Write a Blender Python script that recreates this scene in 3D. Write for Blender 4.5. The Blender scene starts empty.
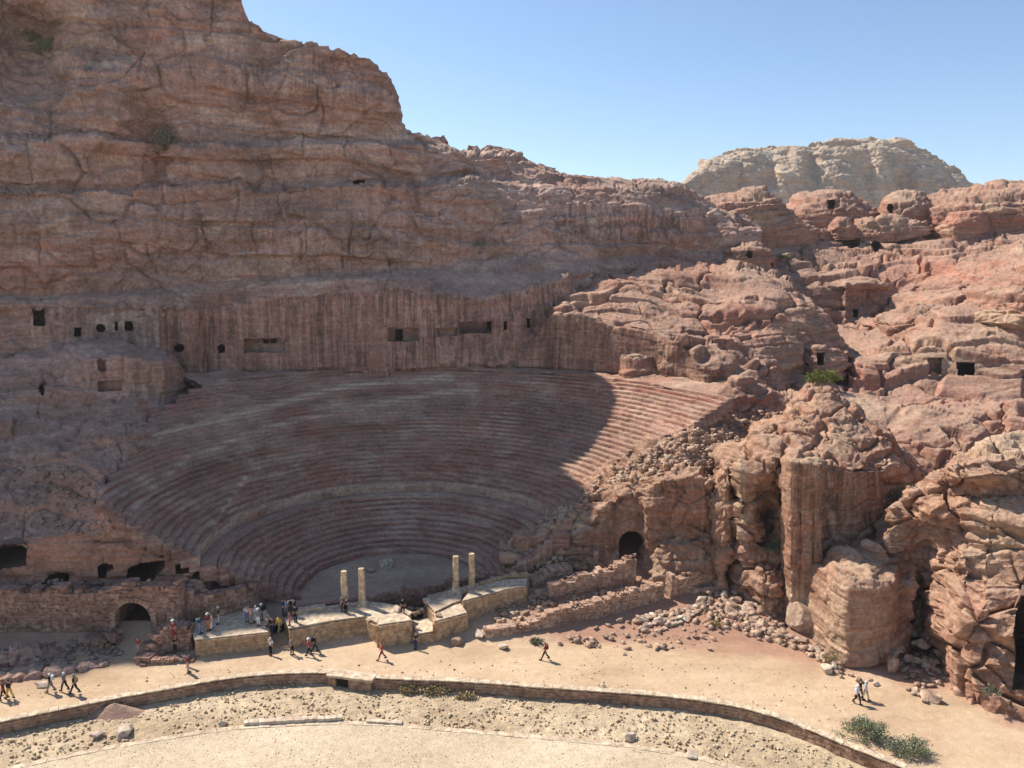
import bpy, bmesh, math, random
import numpy as np
from mathutils import Vector, Matrix

random.seed(7)
rng = np.random.default_rng(7)
scene = bpy.context.scene
COL = scene.collection
R = math.radians

# ------------------------------------------------------------------ camera
FPX, CAM_H, PITCH = 769.0, 35.0, R(8.8)
CP, SP = math.cos(PITCH), math.sin(PITCH)


def ray(px, py):
    u = (np.asarray(px, float) - 512) / FPX
    v = (np.asarray(py, float) - 384) / FPX
    return u, CP - v * SP, -(SP + v * CP)


def W(px, py, Y):
    """the point seen at (px, py) that stands Y metres in front of the viewpoint"""
    dx, dy, dz = ray(px, py)
    d = np.asarray(Y, float) / dy
    return np.stack(np.broadcast_arrays(dx * d, dy * d, CAM_H + dz * d), -1)


def G(px, py, z=0.0):
    """the point seen at (px, py) that lies at height z"""
    dx, dy, dz = ray(px, py)
    d = (z - CAM_H) / dz
    return np.stack(np.broadcast_arrays(dx * d, dy * d, CAM_H + dz * d), -1)


def pix(P):
    x, y, z = P[..., 0], P[..., 1], P[..., 2] - CAM_H
    d = y * CP - z * SP
    v = -(y * SP + z * CP) / d
    return 512 + FPX * x / d, 384 + FPX * v


def ground_z(x, y):
    """height of the dusty ground between the path and the foot of the rocks"""
    x, y = np.asarray(x, float), np.asarray(y, float)
    left = np.clip((-x - 22) / 9, 0, 1)
    left = left * left * (3 - 2 * left)
    return np.clip(y - 67.5, 0, None) * 0.17 + left * np.clip(np.clip(y, None, 71) - 65.2, 0, None) * .30


def GG(px, py):
    """the point of the sloping ground seen at (px, py)"""
    z = 0.0
    for _ in range(25):
        p = G(px, py, z)
        z = 0.5 * z + 0.5 * float(ground_z(p[0], p[1]))
    return p


# ------------------------------------------------------------------ noise
def _h(ix, iy, iz, s):
    with np.errstate(over='ignore'):
        h = (ix.astype(np.int64).astype(np.uint32) * np.uint32(374761393)
             + iy.astype(np.int64).astype(np.uint32) * np.uint32(668265263)
             + iz.astype(np.int64).astype(np.uint32) * np.uint32(2147483647)
             + np.uint32(s * 1274126177 & 0xffffffff))
        h = (h ^ (h >> np.uint32(13))) * np.uint32(1274126177)
        h = h ^ (h >> np.uint32(16))
        h = h * np.uint32(2246822519)
        h = h ^ (h >> np.uint32(15))
    return h.astype(np.float64) / 4294967295.0


def vn(P, s=0):
    """smooth value noise, -1 .. 1"""
    i = np.floor(P)
    f = P - i
    f = f * f * f * (f * (f * 6 - 15) + 10)
    x, y, z = i[..., 0], i[..., 1], i[..., 2]
    r = 0
    for a in (0, 1):
        wx = f[..., 0] if a else 1 - f[..., 0]
        for b in (0, 1):
            wy = f[..., 1] if b else 1 - f[..., 1]
            for c in (0, 1):
                wz = f[..., 2] if c else 1 - f[..., 2]
                r = r + wx * wy * wz * _h(x + a, y + b, z + c, s)
    return r * 2 - 1


_ROT = np.array([[0.36, 0.48, -0.8], [-0.8, 0.6, 0.0], [0.48, 0.64, 0.6]])


def fbm(P, o=4, s=0, g=0.5):
    r, a, t = 0, 1.0, 0
    Q = P @ _ROT.T
    for k in range(o):
        r = r + a * vn(Q, s + k * 17)
        t += a
        a *= g
        Q = (Q @ _ROT.T) * 2.03 + 11.3
    return r / t


def h1(i, s=0):
    z = np.zeros_like(i)
    return _h(i, z, z, s)


def h2(i, j, s=0):
    return _h(i, j, np.zeros_like(i), s)


def sst(a, b, x):
    t = np.clip((x - a) / (b - a), 0, 1)
    return t * t * (3 - 2 * t)


def facet(P, s=0):
    """broken flat faces: every cell of a scattered pattern is tilted its own way"""
    i = np.floor(P)
    f1 = np.full(P.shape[:-1], 9.0)
    val = np.zeros(P.shape[:-1])
    for a in (-1, 0, 1):
        for b in (-1, 0, 1):
            for c in (-1, 0, 1):
                x, y, z = i[..., 0] + a, i[..., 1] + b, i[..., 2] + c
                hx, hy, hz = _h(x, y, z, s), _h(x, y, z, s + 5), _h(x, y, z, s + 9)
                vx, vy, vz = x + hx - P[..., 0], y + hy - P[..., 1], z + hz - P[..., 2]
                d = vx * vx + vy * vy + vz * vz
                nr = d < f1
                t = vx * (_h(x, y, z, s + 21) - .5) + vy * (_h(x, y, z, s + 22) - .5) + vz * (_h(x, y, z, s + 23) - .5) + .5 * (_h(x, y, z, s + 24) - .5)
                val = np.where(nr, t, val)
                f1 = np.where(nr, d, f1)
    return val * 2


def worley(P, s=0):
    """distance to nearest and second nearest scattered points, and the nearest one's hash"""
    i = np.floor(P)
    f1 = np.full(P.shape[:-1], 9.0)
    f2 = np.full(P.shape[:-1], 9.0)
    hid = np.zeros(P.shape[:-1])
    for a in (-1, 0, 1):
        for b in (-1, 0, 1):
            for c in (-1, 0, 1):
                x, y, z = i[..., 0] + a, i[..., 1] + b, i[..., 2] + c
                hx, hy, hz = _h(x, y, z, s), _h(x, y, z, s + 5), _h(x, y, z, s + 9)
                d = (x + hx - P[..., 0]) ** 2 + (y + hy - P[..., 1]) ** 2 + (z + hz - P[..., 2]) ** 2
                nr = d < f1
                f2 = np.where(nr, f1, np.minimum(f2, d))
                hid = np.where(nr, hx, hid)
                f1 = np.where(nr, d, f1)
    return np.sqrt(f1), np.sqrt(f2), hid


# ------------------------------------------------------------------ objects
def link(name, me, mat=None, parent=None):
    o = bpy.data.objects.new(name, me)
    COL.objects.link(o)
    if mat is not None and me is not None:
        me.materials.append(mat)
    if parent is not None:
        o.parent = parent
    return o


def tag(o, label=None, cat=None, group=None, kind=None):
    if label:
        o['label'] = label
    if cat:
        o['category'] = cat
    if group:
        o['group'] = group
    if kind:
        o['kind'] = kind
    return o


def empty(name, loc=(0, 0, 0)):
    o = bpy.data.objects.new(name, None)
    o.location = loc
    o.empty_display_size = 0.3
    COL.objects.link(o)
    return o


def mesh_np(name, V, F, smooth=False, attrs=None):
    """V (n,3), F (m,k) with k fixed"""
    me = bpy.data.meshes.new(name)
    V = np.asarray(V, np.float32)
    F = np.asarray(F, np.int32)
    k = F.shape[1]
    me.vertices.add(len(V))
    me.vertices.foreach_set('co', V.ravel())
    me.loops.add(F.size)
    me.loops.foreach_set('vertex_index', F.ravel())
    me.polygons.add(len(F))
    me.polygons.foreach_set('loop_start', np.arange(0, F.size, k, dtype=np.int32))
    me.polygons.foreach_set('loop_total', np.full(len(F), k, np.int32))
    if smooth:
        me.polygons.foreach_set('use_smooth', np.ones(len(F), bool))
    me.update(calc_edges=True)
    if attrs:
        for n, a in attrs.items():
            at = me.attributes.new(n, 'FLOAT', 'POINT')
            at.data.foreach_set('value', np.asarray(a, np.float32).ravel())
    return me


def grid_faces(nu, nv):
    i = np.arange(nu * nv).reshape(nu, nv)
    return np.stack([i[:-1, :-1], i[1:, :-1], i[1:, 1:], i[:-1, 1:]], -1).reshape(-1, 4)


class MB:
    """collects boxes, prisms and lathes into one mesh"""

    def __init__(self):
        self.v, self.f = [], []

    def add(self, v, f):
        n = len(self.v)
        self.v += [tuple(p) for p in v]
        self.f += [tuple(i + n for i in q) for q in f]

    def hexa(self, c):
        """8 corners: 4 below (counter-clockwise), 4 above"""
        self.add(c, [(3, 2, 1, 0), (4, 5, 6, 7), (0, 1, 5, 4), (1, 2, 6, 5), (2, 3, 7, 6), (3, 0, 4, 7)])

    def box(self, c, s, rz=0.0, jit=0.0):
        ca, sa = math.cos(rz), math.sin(rz)
        pts = []
        for dz in (-.5, .5):
            for dx, dy in ((-.5, -.5), (.5, -.5), (.5, .5), (-.5, .5)):
                x, y, z = dx * s[0], dy * s[1], dz * s[2]
                if jit:
                    x += random.uniform(-jit, jit); y += random.uniform(-jit, jit); z += random.uniform(-jit, jit)
                pts.append((c[0] + x * ca - y * sa, c[1] + x * sa + y * ca, c[2] + z))
        self.hexa(pts)

    def prism(self, poly, z0, z1):
        n = len(poly)
        a = [(p[0], p[1], z0) for p in poly]
        b = [(p[0], p[1], z1) for p in poly]
        self.add(a + b, [tuple(reversed(range(n))), tuple(range(n, 2 * n))]
                 + [(i, (i + 1) % n, n + (i + 1) % n, n + i) for i in range(n)])

    def lathe(self, prof, c, n=16, jit=0.0):
        v, f = [], []
        for r, z in prof:
            for k in range(n):
                a = 2 * math.pi * k / n
                rr = r + random.uniform(-jit, jit)
                v.append((c[0] + rr * math.cos(a), c[1] + rr * math.sin(a), c[2] + z))
        m = len(prof)
        for j in range(m - 1):
            for k in range(n):
                f.append((j * n + k, j * n + (k + 1) % n, (j + 1) * n + (k + 1) % n, (j + 1) * n + k))
        f.append(tuple(reversed(range(n))))
        f.append(tuple(range((m - 1) * n, m * n)))
        self.add(v, f)

    def mesh(self, name, smooth=False):
        me = bpy.data.meshes.new(name)
        me.from_pydata(self.v, [], self.f)
        if smooth:
            for p in me.polygons:
                p.use_smooth = True
        me.update()
        return me

    def build(self, name, mat, parent=None, smooth=False):
        return link(name, self.mesh(name, smooth), mat, parent)


# ------------------------------------------------------------------ materials
class NT:
    def __init__(self, name):
        self.m = bpy.data.materials.new(name)
        self.m.use_nodes = True
        self.t = self.m.node_tree
        self.b = self.t.nodes['Principled BSDF']
        self.b.inputs['Roughness'].default_value = 0.95
        self.b.inputs['Specular IOR Level'].default_value = 0.15
        self.pos = self.n('ShaderNodeNewGeometry').outputs['Position']

    def n(self, ty, **kw):
        nd = self.t.nodes.new(ty)
        for k, v in kw.items():
            setattr(nd, k, v)
        return nd

    def l(self, a, b):
        self.t.links.new(a, b)

    def mapped(self, scale, off=(0, 0, 0), src=None):
        nd = self.n('ShaderNodeMapping')
        nd.inputs['Scale'].default_value = scale
        nd.inputs['Location'].default_value = off
        self.l(src or self.pos, nd.inputs['Vector'])
        return nd.outputs['Vector']

    def noise(self, vec, scale, detail=4, rough=0.55, dist=0.0, out='Fac'):
        nd = self.n('ShaderNodeTexNoise')
        nd.inputs['Scale'].default_value = scale
        nd.inputs['Detail'].default_value = detail
        nd.inputs['Roughness'].default_value = rough
        nd.inputs['Distortion'].default_value = dist
        self.l(vec, nd.inputs['Vector'])
        return nd.outputs[out]

    def ramp(self, fac, stops, interp='LINEAR'):
        nd = self.n('ShaderNodeValToRGB')
        cr = nd.color_ramp
        cr.interpolation = interp
        while len(cr.elements) > 1:
            cr.elements.remove(cr.elements[-1])
        for k, (p, c) in enumerate(stops):
            if not isinstance(c, (tuple, list)):
                c = (c, c, c)
            e = cr.elements[0] if k == 0 else cr.elements.new(p)
            e.position = p
            e.color = (*c, 1)
        self.l(fac, nd.inputs['Fac'])
        return nd.outputs['Color']

    def mix(self, fac, a, b, mode='MIX'):
        nd = self.n('ShaderNodeMix', data_type='RGBA', blend_type=mode)
        for key, val in ((0, fac), (6, a), (7, b)):
            if isinstance(val, bpy.types.NodeSocket):
                self.l(val, nd.inputs[key])
            elif key == 0:
                nd.inputs[0].default_value = val
            else:
                nd.inputs[key].default_value = (*val, 1)
        return nd.outputs[2]

    def math(self, op, a, b=0.0, clamp=False):
        nd = self.n('ShaderNodeMath', operation=op, use_clamp=clamp)
        for k, val in ((0, a), (1, b)):
            if isinstance(val, bpy.types.NodeSocket):
                self.l(val, nd.inputs[k])
            else:
                nd.inputs[k].default_value = val
        return nd.outputs[0]

    def attr(self, name):
        nd = self.n('ShaderNodeAttribute', attribute_name=name)
        return nd.outputs['Fac']

    def bump(self, h, strength, dist, normal=None):
        nd = self.n('ShaderNodeBump')
        nd.inputs['Strength'].default_value = strength
        nd.inputs['Distance'].default_value = dist
        self.l(h, nd.inputs['Height'])
        if normal is not None:
            self.l(normal, nd.inputs['Normal'])
        return nd.outputs['Normal']

    def out(self, col, normal=None):
        if isinstance(col, bpy.types.NodeSocket):
            self.l(col, self.b.inputs['Base Color'])
        else:
            self.b.inputs['Base Color'].default_value = (*col, 1)
        if normal is not None:
            self.l(normal, self.b.inputs['Normal'])
        return self.m


def mul(c, k):
    return tuple(min(1, v * k) for v in c)


def sandstone(name, tones, varnish, dust, band=1.0, thinbeds=.5, streaky=0.0, bump=1.0, varn=0.5, pale_amt=.55, red=(.30, .115, .075), pale=(.52, .36, .23), size=1.0):
    """bedded sandstone: tones = 5 bed colours, varnish = dark desert patina, dust = sand lying on ledges"""
    t = NT(name)
    warp = t.noise(t.mapped((.05, .05, .05)), 1.0, 3, .5)
    wz = t.n('ShaderNodeCombineXYZ')
    t.l(t.math('MULTIPLY', warp, 6.0), wz.inputs['Z'])
    va = t.n('ShaderNodeVectorMath', operation='ADD')
    t.l(t.pos, va.inputs[0]); t.l(wz.outputs[0], va.inputs[1])
    wp = va.outputs[0]
    beds = t.noise(t.mapped((.018, .018, .42 * band), src=wp), 1.0 / size, 5, .68)
    col = t.ramp(beds, [(.30, tones[0]), (.42, tones[1]), (.50, tones[2]), (.58, tones[3]), (.70, tones[4])])
    # patches of patina
    pt = t.noise(t.mapped((.09, .09, .12)), 1.0 / size, 6, .62, .6)
    col = t.mix(t.math('MULTIPLY', t.ramp(pt, [(.46, 0), (.62, 1)]), varn), col, varnish)
    pk = t.noise(t.mapped((.06, .06, .10), (31, 7, 3)), 1.0 / size, 5, .6, .4)
    col = t.mix(t.math('MULTIPLY', t.ramp(pk, [(.52, 0), (.66, 1)]), .55), col, red)
    pp = t.noise(t.mapped((.10, .10, .22), (5, 17, 23)), 1.0 / size, 6, .65, .5)
    col = t.mix(t.math('MULTIPLY', t.ramp(pp, [(.54, 0), (.68, 1)]), pale_amt), col, pale)
    # attributes
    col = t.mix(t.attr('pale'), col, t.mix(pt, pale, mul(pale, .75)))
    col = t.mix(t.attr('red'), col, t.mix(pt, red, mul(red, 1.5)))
    # run-off streaks down steep faces
    st = t.noise(t.mapped((1.5, 1.5, .03)), 1.0, 4, .7)
    st2 = t.noise(t.mapped((.32, .32, .02), (9, 4, 2)), 1.0, 3, .6)
    sf = t.math('MULTIPLY', t.ramp(st, [(.44, 0), (.60, 1)]), t.ramp(st2, [(.32, .15), (.6, 1)]))
    sk = t.math('ADD', t.attr('streak'), streaky, clamp=True)
    col = t.mix(t.math('MULTIPLY', t.math('MULTIPLY', sf, sk), .8), col, mul(varnish, .62))
    sp_ = t.math('MULTIPLY', t.ramp(st, [(.36, 1), (.46, 0)]), sk)
    col = t.mix(t.math('MULTIPLY', sp_, .38), col, mul(pale, .95))
    # thin beds and speckle
    fb = t.noise(t.mapped((.10, .10, 3.2 * band), src=wp), 1.0, 4, .7)
    fbm_ = t.math('MULTIPLY', t.ramp(pk, [(.36, .15), (.58, 1)]), thinbeds)
    col = t.mix(fbm_, col, t.ramp(fb, [(.30, .28), (.5, .52), (.7, .78)]), 'OVERLAY')
    fs = t.noise(t.mapped((1, 1, 1)), 2.3, 5, .7)
    col = t.mix(.55, col, t.ramp(fs, [(.28, .18), (.5, .5), (.72, .82)]), 'OVERLAY')
    f8 = t.noise(t.mapped((1, 1, 1.5)), .55, 6, .72, .3)
    col = t.mix(.5, col, t.ramp(f8, [(.30, .26), (.5, .5), (.70, .76)]), 'OVERLAY')
    # dust on ledges (lies where the surface faces up)
    nz = t.n('ShaderNodeSeparateXYZ')
    g = t.n('ShaderNodeNewGeometry')
    t.l(g.outputs['Normal'], nz.inputs[0])
    up = t.math('MULTIPLY', t.ramp(nz.outputs['Z'], [(.6, 0), (.95, 1)]), t.ramp(fs, [(.35, .1), (.6, .55)]))
    col = t.mix(up, col, dust)
    # cracks: thin weathered joints
    b1 = t.bump(fb, .45 * bump, .25)
    b2 = t.bump(fs, .7 * bump, .22, b1)
    f3 = t.noise(t.mapped((1, 1, 1.6)), 7.0, 3, .7)
    b3 = t.bump(f3, .7 * bump, .09, b2)
    return t.out(col, b3)


def masonry_mat(name, a, b, c, stains=.5):
    t = NT(name)
    n1 = t.noise(t.mapped((1, 1, 1.4)), .9, 5, .65)
    col = t.ramp(n1, [(.32, a), (.5, b), (.66, c)])
    n2 = t.noise(t.mapped((2.4, 2.4, 2.4)), 1.0, 2, .5)
    col = t.mix(.7, col, t.ramp(n2, [(.3, .25), (.5, .5), (.7, .78)]), 'OVERLAY')
    n4 = t.noise(t.mapped((.35, .35, .5), (4, 9, 2)), 1.0, 4, .6)
    col = t.mix(t.math('MULTIPLY', t.ramp(n4, [(.48, 0), (.64, 1)]), stains), col, mul(a, .7))
    n3 = t.noise(t.mapped((1, 1, 1)), 8.0, 4, .7)
    col = t.mix(.4, col, t.ramp(n3, [(.3, .25), (.7, .75)]), 'OVERLAY')
    return t.out(col, t.bump(n3, .8, .06))


def soil_mat(name, a, b, c, pebble=.5, scale=1.0, red=None, grit=.5):
    t = NT(name)
    n1 = t.noise(t.mapped((.09, .15, .1)), scale, 5, .6, .3)
    col = t.ramp(n1, [(.34, a), (.5, b), (.66, c)])
    if red is not None:
        nr = t.noise(t.mapped((.06, .1, .1), (3, 8, 1)), 1.0, 5, .6, .3)
        fac = t.math('MAXIMUM', t.math('MULTIPLY', t.ramp(nr, [(.55, 0), (.72, 1)]), .35), t.attr('red'))
        col = t.mix(fac, col, red)
    n2 = t.noise(t.mapped((1, 1, 1)), 1.7, 6, .72)
    col = t.mix(grit, col, t.ramp(n2, [(.3, .28), (.5, .5), (.7, .74)]), 'OVERLAY')
    n3 = t.noise(t.mapped((1, 1, 1)), 9.0, 3, .75)
    col = t.mix(pebble, col, t.ramp(n3, [(.32, .18), (.45, .46), (.58, .54), (.7, .85)]), 'OVERLAY')
    nb = t.bump(n2, .5, .12)
    return t.out(col, t.bump(n3, .6 + pebble * .4, .07, nb))


def plain(name, c, var=.25, rough=.9, sc=3.0):
    t = NT(name)
    n = t.noise(t.mapped((1, 1, 1)), sc, 3, .6)
    t.b.inputs['Roughness'].default_value = rough
    return t.out(t.ramp(n, [(.3, mul(c, 1 - var)), (.7, mul(c, 1 + var))]))
# ------------------------------------------------------------------ palette of the place
ROSE = [(.22, .108, .070), (.32, .168, .112), (.39, .215, .146), (.33, .158, .102), (.49, .310, .210)]
BROWN = [(.31, .190, .146), (.42, .266, .206), (.48, .312, .246), (.42, .240, .178), (.59, .420, .330)]
TAN = [(.25, .122, .076), (.35, .192, .122), (.42, .248, .162), (.34, .168, .106), (.52, .345, .235)]
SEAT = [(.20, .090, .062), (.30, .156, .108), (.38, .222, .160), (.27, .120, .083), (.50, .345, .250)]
M_CLIFF = sandstone('cliff sandstone', BROWN, (.19, .128, .098), (.49, .315, .215), varn=.65, band=.5, thinbeds=.45, streaky=.3, pale_amt=.8, red=(.34, .155, .10), pale=(.56, .42, .32))
M_HILL = sandstone('rose sandstone', ROSE, (.185, .115, .088), (.47, .320, .225), varn=.45, red=(.34, .135, .085))
M_TAN = sandstone('tan sandstone', TAN, (.19, .105, .065), (.50, .355, .235), varn=.5, streaky=.22, red=(.30, .130, .075), pale=(.56, .41, .27))
M_SEAT = sandstone('seat sandstone', SEAT, (.165, .108, .086), (.50, .325, .215), varn=.5, red=(.28, .10, .07), pale=(.60, .44, .31))  # on treads, dust and pale also stand in for light falling on them
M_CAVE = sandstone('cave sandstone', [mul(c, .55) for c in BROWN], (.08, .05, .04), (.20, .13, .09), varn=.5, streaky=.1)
M_SLOPE = sandstone('slope sandstone', BROWN, (.19, .118, .082), (.46, .290, .185), varn=.45, red=(.33, .15, .085), pale=(.46, .35, .27))
M_MESA = sandstone('far sandstone', [(.36, .24, .155), (.45, .32, .215), (.52, .38, .26), (.43, .295, .195), (.56, .42, .295)],
                   (.25, .19, .15), (.50, .40, .30), varn=.45, band=.22, size=3.5, red=(.38, .25, .17), pale=(.56, .46, .35))


def rockdisp(P, o, seed):
    """how far a weathered rock face stands out along its normal"""
    k = o.get('scale', 1.0)
    Q = P / k
    d = o.get('big', 1.2) * k * fbm(Q / o.get('bigs', 11.), 3, seed)
    d = d + o.get('mid', .5) * k * fbm(Q / 3.2, 3, seed + 3)
    z = Q[..., 2] + o.get('dip', .02) * Q[..., 0] + 1.6 * fbm(Q / 15., 2, seed + 5)
    hgt = o.get('h', 1.9)
    zz = np.zeros(P.shape); zz[..., 2] = Q[..., 2] / (2.6 * hgt); zz[..., 0] = .37; zz[..., 1] = Q[..., 0] / 90.
    q = z / hgt + .8 * vn(zz, seed + 8)
    i = np.floor(q); f = q - i
    a, b = h1(i, seed), h1(i + 1, seed)
    sp = Q.copy(); sp[..., 2] = i * 7.7; sp[..., 0:2] = sp[..., 0:2] / 7.0
    lateral = vn(sp, seed + 12)
    lay = (a + (b - a) * sst(.78, 1.0, f) - .5) * 2 + .8 * lateral * (1 - sst(.8, 1, f))
    mask = .35 + .65 * sst(-.35, .35, fbm(Q / 13., 2, seed + 21))
    d = d + o.get('strat', .45) * k * lay * mask
    d = d - o.get('groove', .35) * k * np.exp(-((f - .9) / .07) ** 2) * mask * (h1(i, seed + 2) > .35)
    # benches: flat treads and steep risers where a bed has broken back
    if o.get('saw', 0):
        f_s = np.where(f < .93, f / .93, (1 - f) / .07)
        d = d + o['saw'] * k * (.5 - f_s) * mask * (.4 + .9 * h1(i, seed + 3)) * sst(-.6, .2, lateral)
    if o.get('facet', 0):
        fl = o.get('facets', 3.)
        wv = Q / np.array([fl, fl, fl * .7]) + .18 * np.stack([fbm(Q / 2., 2, seed + 150), fbm(Q / 2. + 9, 2, seed + 151), fbm(Q / 2. + 5, 2, seed + 152)], -1)
        d = d + o['facet'] * k * facet(wv, seed + 160) + .45 * o['facet'] * k * facet(wv * 2.3 + 3.3, seed + 170)
    # second, thinner bedding
    q2 = z / (hgt * o.get('thinh', .34)) + .7 * vn(zz * 2.1, seed + 9)
    i2 = np.floor(q2); f2 = q2 - i2
    a2, b2 = h1(i2, seed + 30), h1(i2 + 1, seed + 30)
    d = d + o.get('thin', .14) * k * (a2 + (b2 - a2) * sst(.7, 1., f2) - .5) * 2 * mask
    # upright joints
    ang = o.get('jang', .5)
    s = Q[..., 0] * math.cos(ang) + Q[..., 1] * math.sin(ang) + 1.3 * fbm(Q / 5., 2, seed + 40)
    jw = o.get('jw', 4.5)
    j = s / jw + h1(i, seed + 4) * 5.
    ji = np.floor(j); jf = j - ji
    on = (h2(ji, i, seed + 6) > o.get('jthr', .45))
    d = d - o.get('crack', .45) * k * np.exp(-((np.minimum(jf, 1 - jf)) / (.035 * 4.5 / jw)) ** 2) * on
    d = d + o.get('blocks', .25) * k * (h2(ji, i, seed + 7) - .5) * 2
    # rounded boulder-like breaks
    if o.get('lump', 0):
        ls = o.get('lumps', 4.)
        wv = Q / ls
        wv = wv + .35 * np.stack([fbm(Q / 4., 2, seed + 50), fbm(Q / 4. + 9, 2, seed + 51), fbm(Q / 4. + 5, 2, seed + 52)], -1)
        wv[..., 2] *= 1.5
        f1, f2_, hid = worley(wv, seed + 60)
        d = d - o['lump'] * k * (np.exp(-((f2_ - f1) / .07) ** 2) + .22 * f1 * f1 - 1.1 * (hid - .5) * sst(0, .25, f2_ - f1))
    if o.get('net', 0):
        ns = o.get('nets', 9.)
        wn = Q / np.array([ns, ns, ns * .55]) + .5 * np.stack([fbm(Q / 7., 3, seed + 55), fbm(Q / 7. + 4, 3, seed + 56), fbm(Q / 7. + 8, 3, seed + 57)], -1)
        g1, g2, gid = worley(wn, seed + 65)
        d = d - o['net'] * k * np.exp(-((g2 - g1) / .045) ** 2) + o.get('netstep', .8) * k * (gid - .5) * sst(.0, .10, g2 - g1)
    # hollows gnawed by the weather
    if o.get('tafoni', 0):
        tf = fbm(Q / np.array([2.6, 2.6, 1.3]), 3, seed + 70)
        d = d - o['tafoni'] * k * sst(.22, .5, tf)
    d = d + o.get('fine', .16) * k * fbm(Q / .9, 3, seed + 80) + o.get('grain', .10) * k * fbm(Q / .38, 2, seed + 83)
    rg = 1 - np.abs(fbm(Q / 2.2, 3, seed + 90)) * 2
    d = d - o.get('ridge', .22) * k * np.clip(rg - .6, 0, 1) * 2.5
    return d


def in_poly(px, py, poly):
    inside = np.zeros(px.shape, bool)
    n = len(poly)
    for k in range(n):
        x0, y0 = poly[k]; x1, y1 = poly[(k + 1) % n]
        if y0 == y1:
            continue
        c = ((y0 > py) != (y1 > py)) & (px < (x1 - x0) * (py - y0) / (y1 - y0) + x0)
        inside ^= c
    return inside


def oval(cx, cy, w, h, kind='rect'):
    x0, x1, y0, y1 = cx - w / 2, cx + w / 2, cy - h / 2, cy + h / 2
    if kind == 'rect':
        return [(x0, y1), (x1, y1), (x1 + .2, y0), (x0 - .1, y0 + .3)]
    if kind == 'arch':
        r = w / 2
        pts = [(x0, y1), (x1, y1)]
        for k in range(0, 9):
            a = math.pi * k / 8
            pts.append((cx + r * math.cos(a), y0 + min(r, h * .6) - min(r, h * .6) * math.sin(a)))
        return pts
    pts = []
    rr = random.Random(int(cx * 13 + cy))
    for k in range(11):
        a = 2 * math.pi * k / 11
        s = rr.uniform(.86, 1.08)
        pts.append((cx + w / 2 * s * math.cos(a), cy + h / 2 * s * math.sin(a)))
    return pts


def chamber(name, parent, poly, Y, depth, mat, doors=(), label=None, lift=.25):
    """rock-cut room behind an opening: walls, roof, floor and back"""
    c = np.mean(np.array(poly), 0)
    ring = []
    for p in poly:
        q = c + (np.array(p) - c) * 1.10 + np.sign(np.array(p) - c) * .5
        ring.append(W(q[0], q[1], Y + lift))
    ring = np.array(ring)
    d = W(c[0], c[1], Y)
    dr = np.array([d[0], d[1], 0]); dr /= np.linalg.norm(dr)
    cen = ring.mean(0)
    back = cen + (ring - cen) * 1.06 + dr * depth
    n = len(ring)
    mb = MB()
    v = [tuple(p) for p in ring] + [tuple(p) for p in back]
    f = [(i, (i + 1) % n, n + (i + 1) % n, n + i) for i in range(n)]
    f.append(tuple(range(n, 2 * n)))
    mb.add(v, f)
    o = mb.build(name, mat, parent)
    if label:
        o['label'] = label
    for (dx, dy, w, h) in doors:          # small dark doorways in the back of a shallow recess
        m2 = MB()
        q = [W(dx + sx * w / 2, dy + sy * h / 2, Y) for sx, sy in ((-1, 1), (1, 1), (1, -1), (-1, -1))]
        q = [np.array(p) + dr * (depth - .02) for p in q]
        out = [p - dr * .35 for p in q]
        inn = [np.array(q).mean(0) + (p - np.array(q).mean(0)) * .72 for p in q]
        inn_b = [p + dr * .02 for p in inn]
        # raised jamb frame with a panel set back, black for painted shade
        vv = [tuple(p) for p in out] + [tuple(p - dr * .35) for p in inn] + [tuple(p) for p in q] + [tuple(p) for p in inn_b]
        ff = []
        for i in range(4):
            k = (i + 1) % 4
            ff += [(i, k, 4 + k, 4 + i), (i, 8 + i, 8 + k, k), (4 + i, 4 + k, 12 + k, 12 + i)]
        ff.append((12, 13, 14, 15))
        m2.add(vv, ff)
        m2.build('inner_doorway', M_OPENSHADE, o)
    return o


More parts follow.
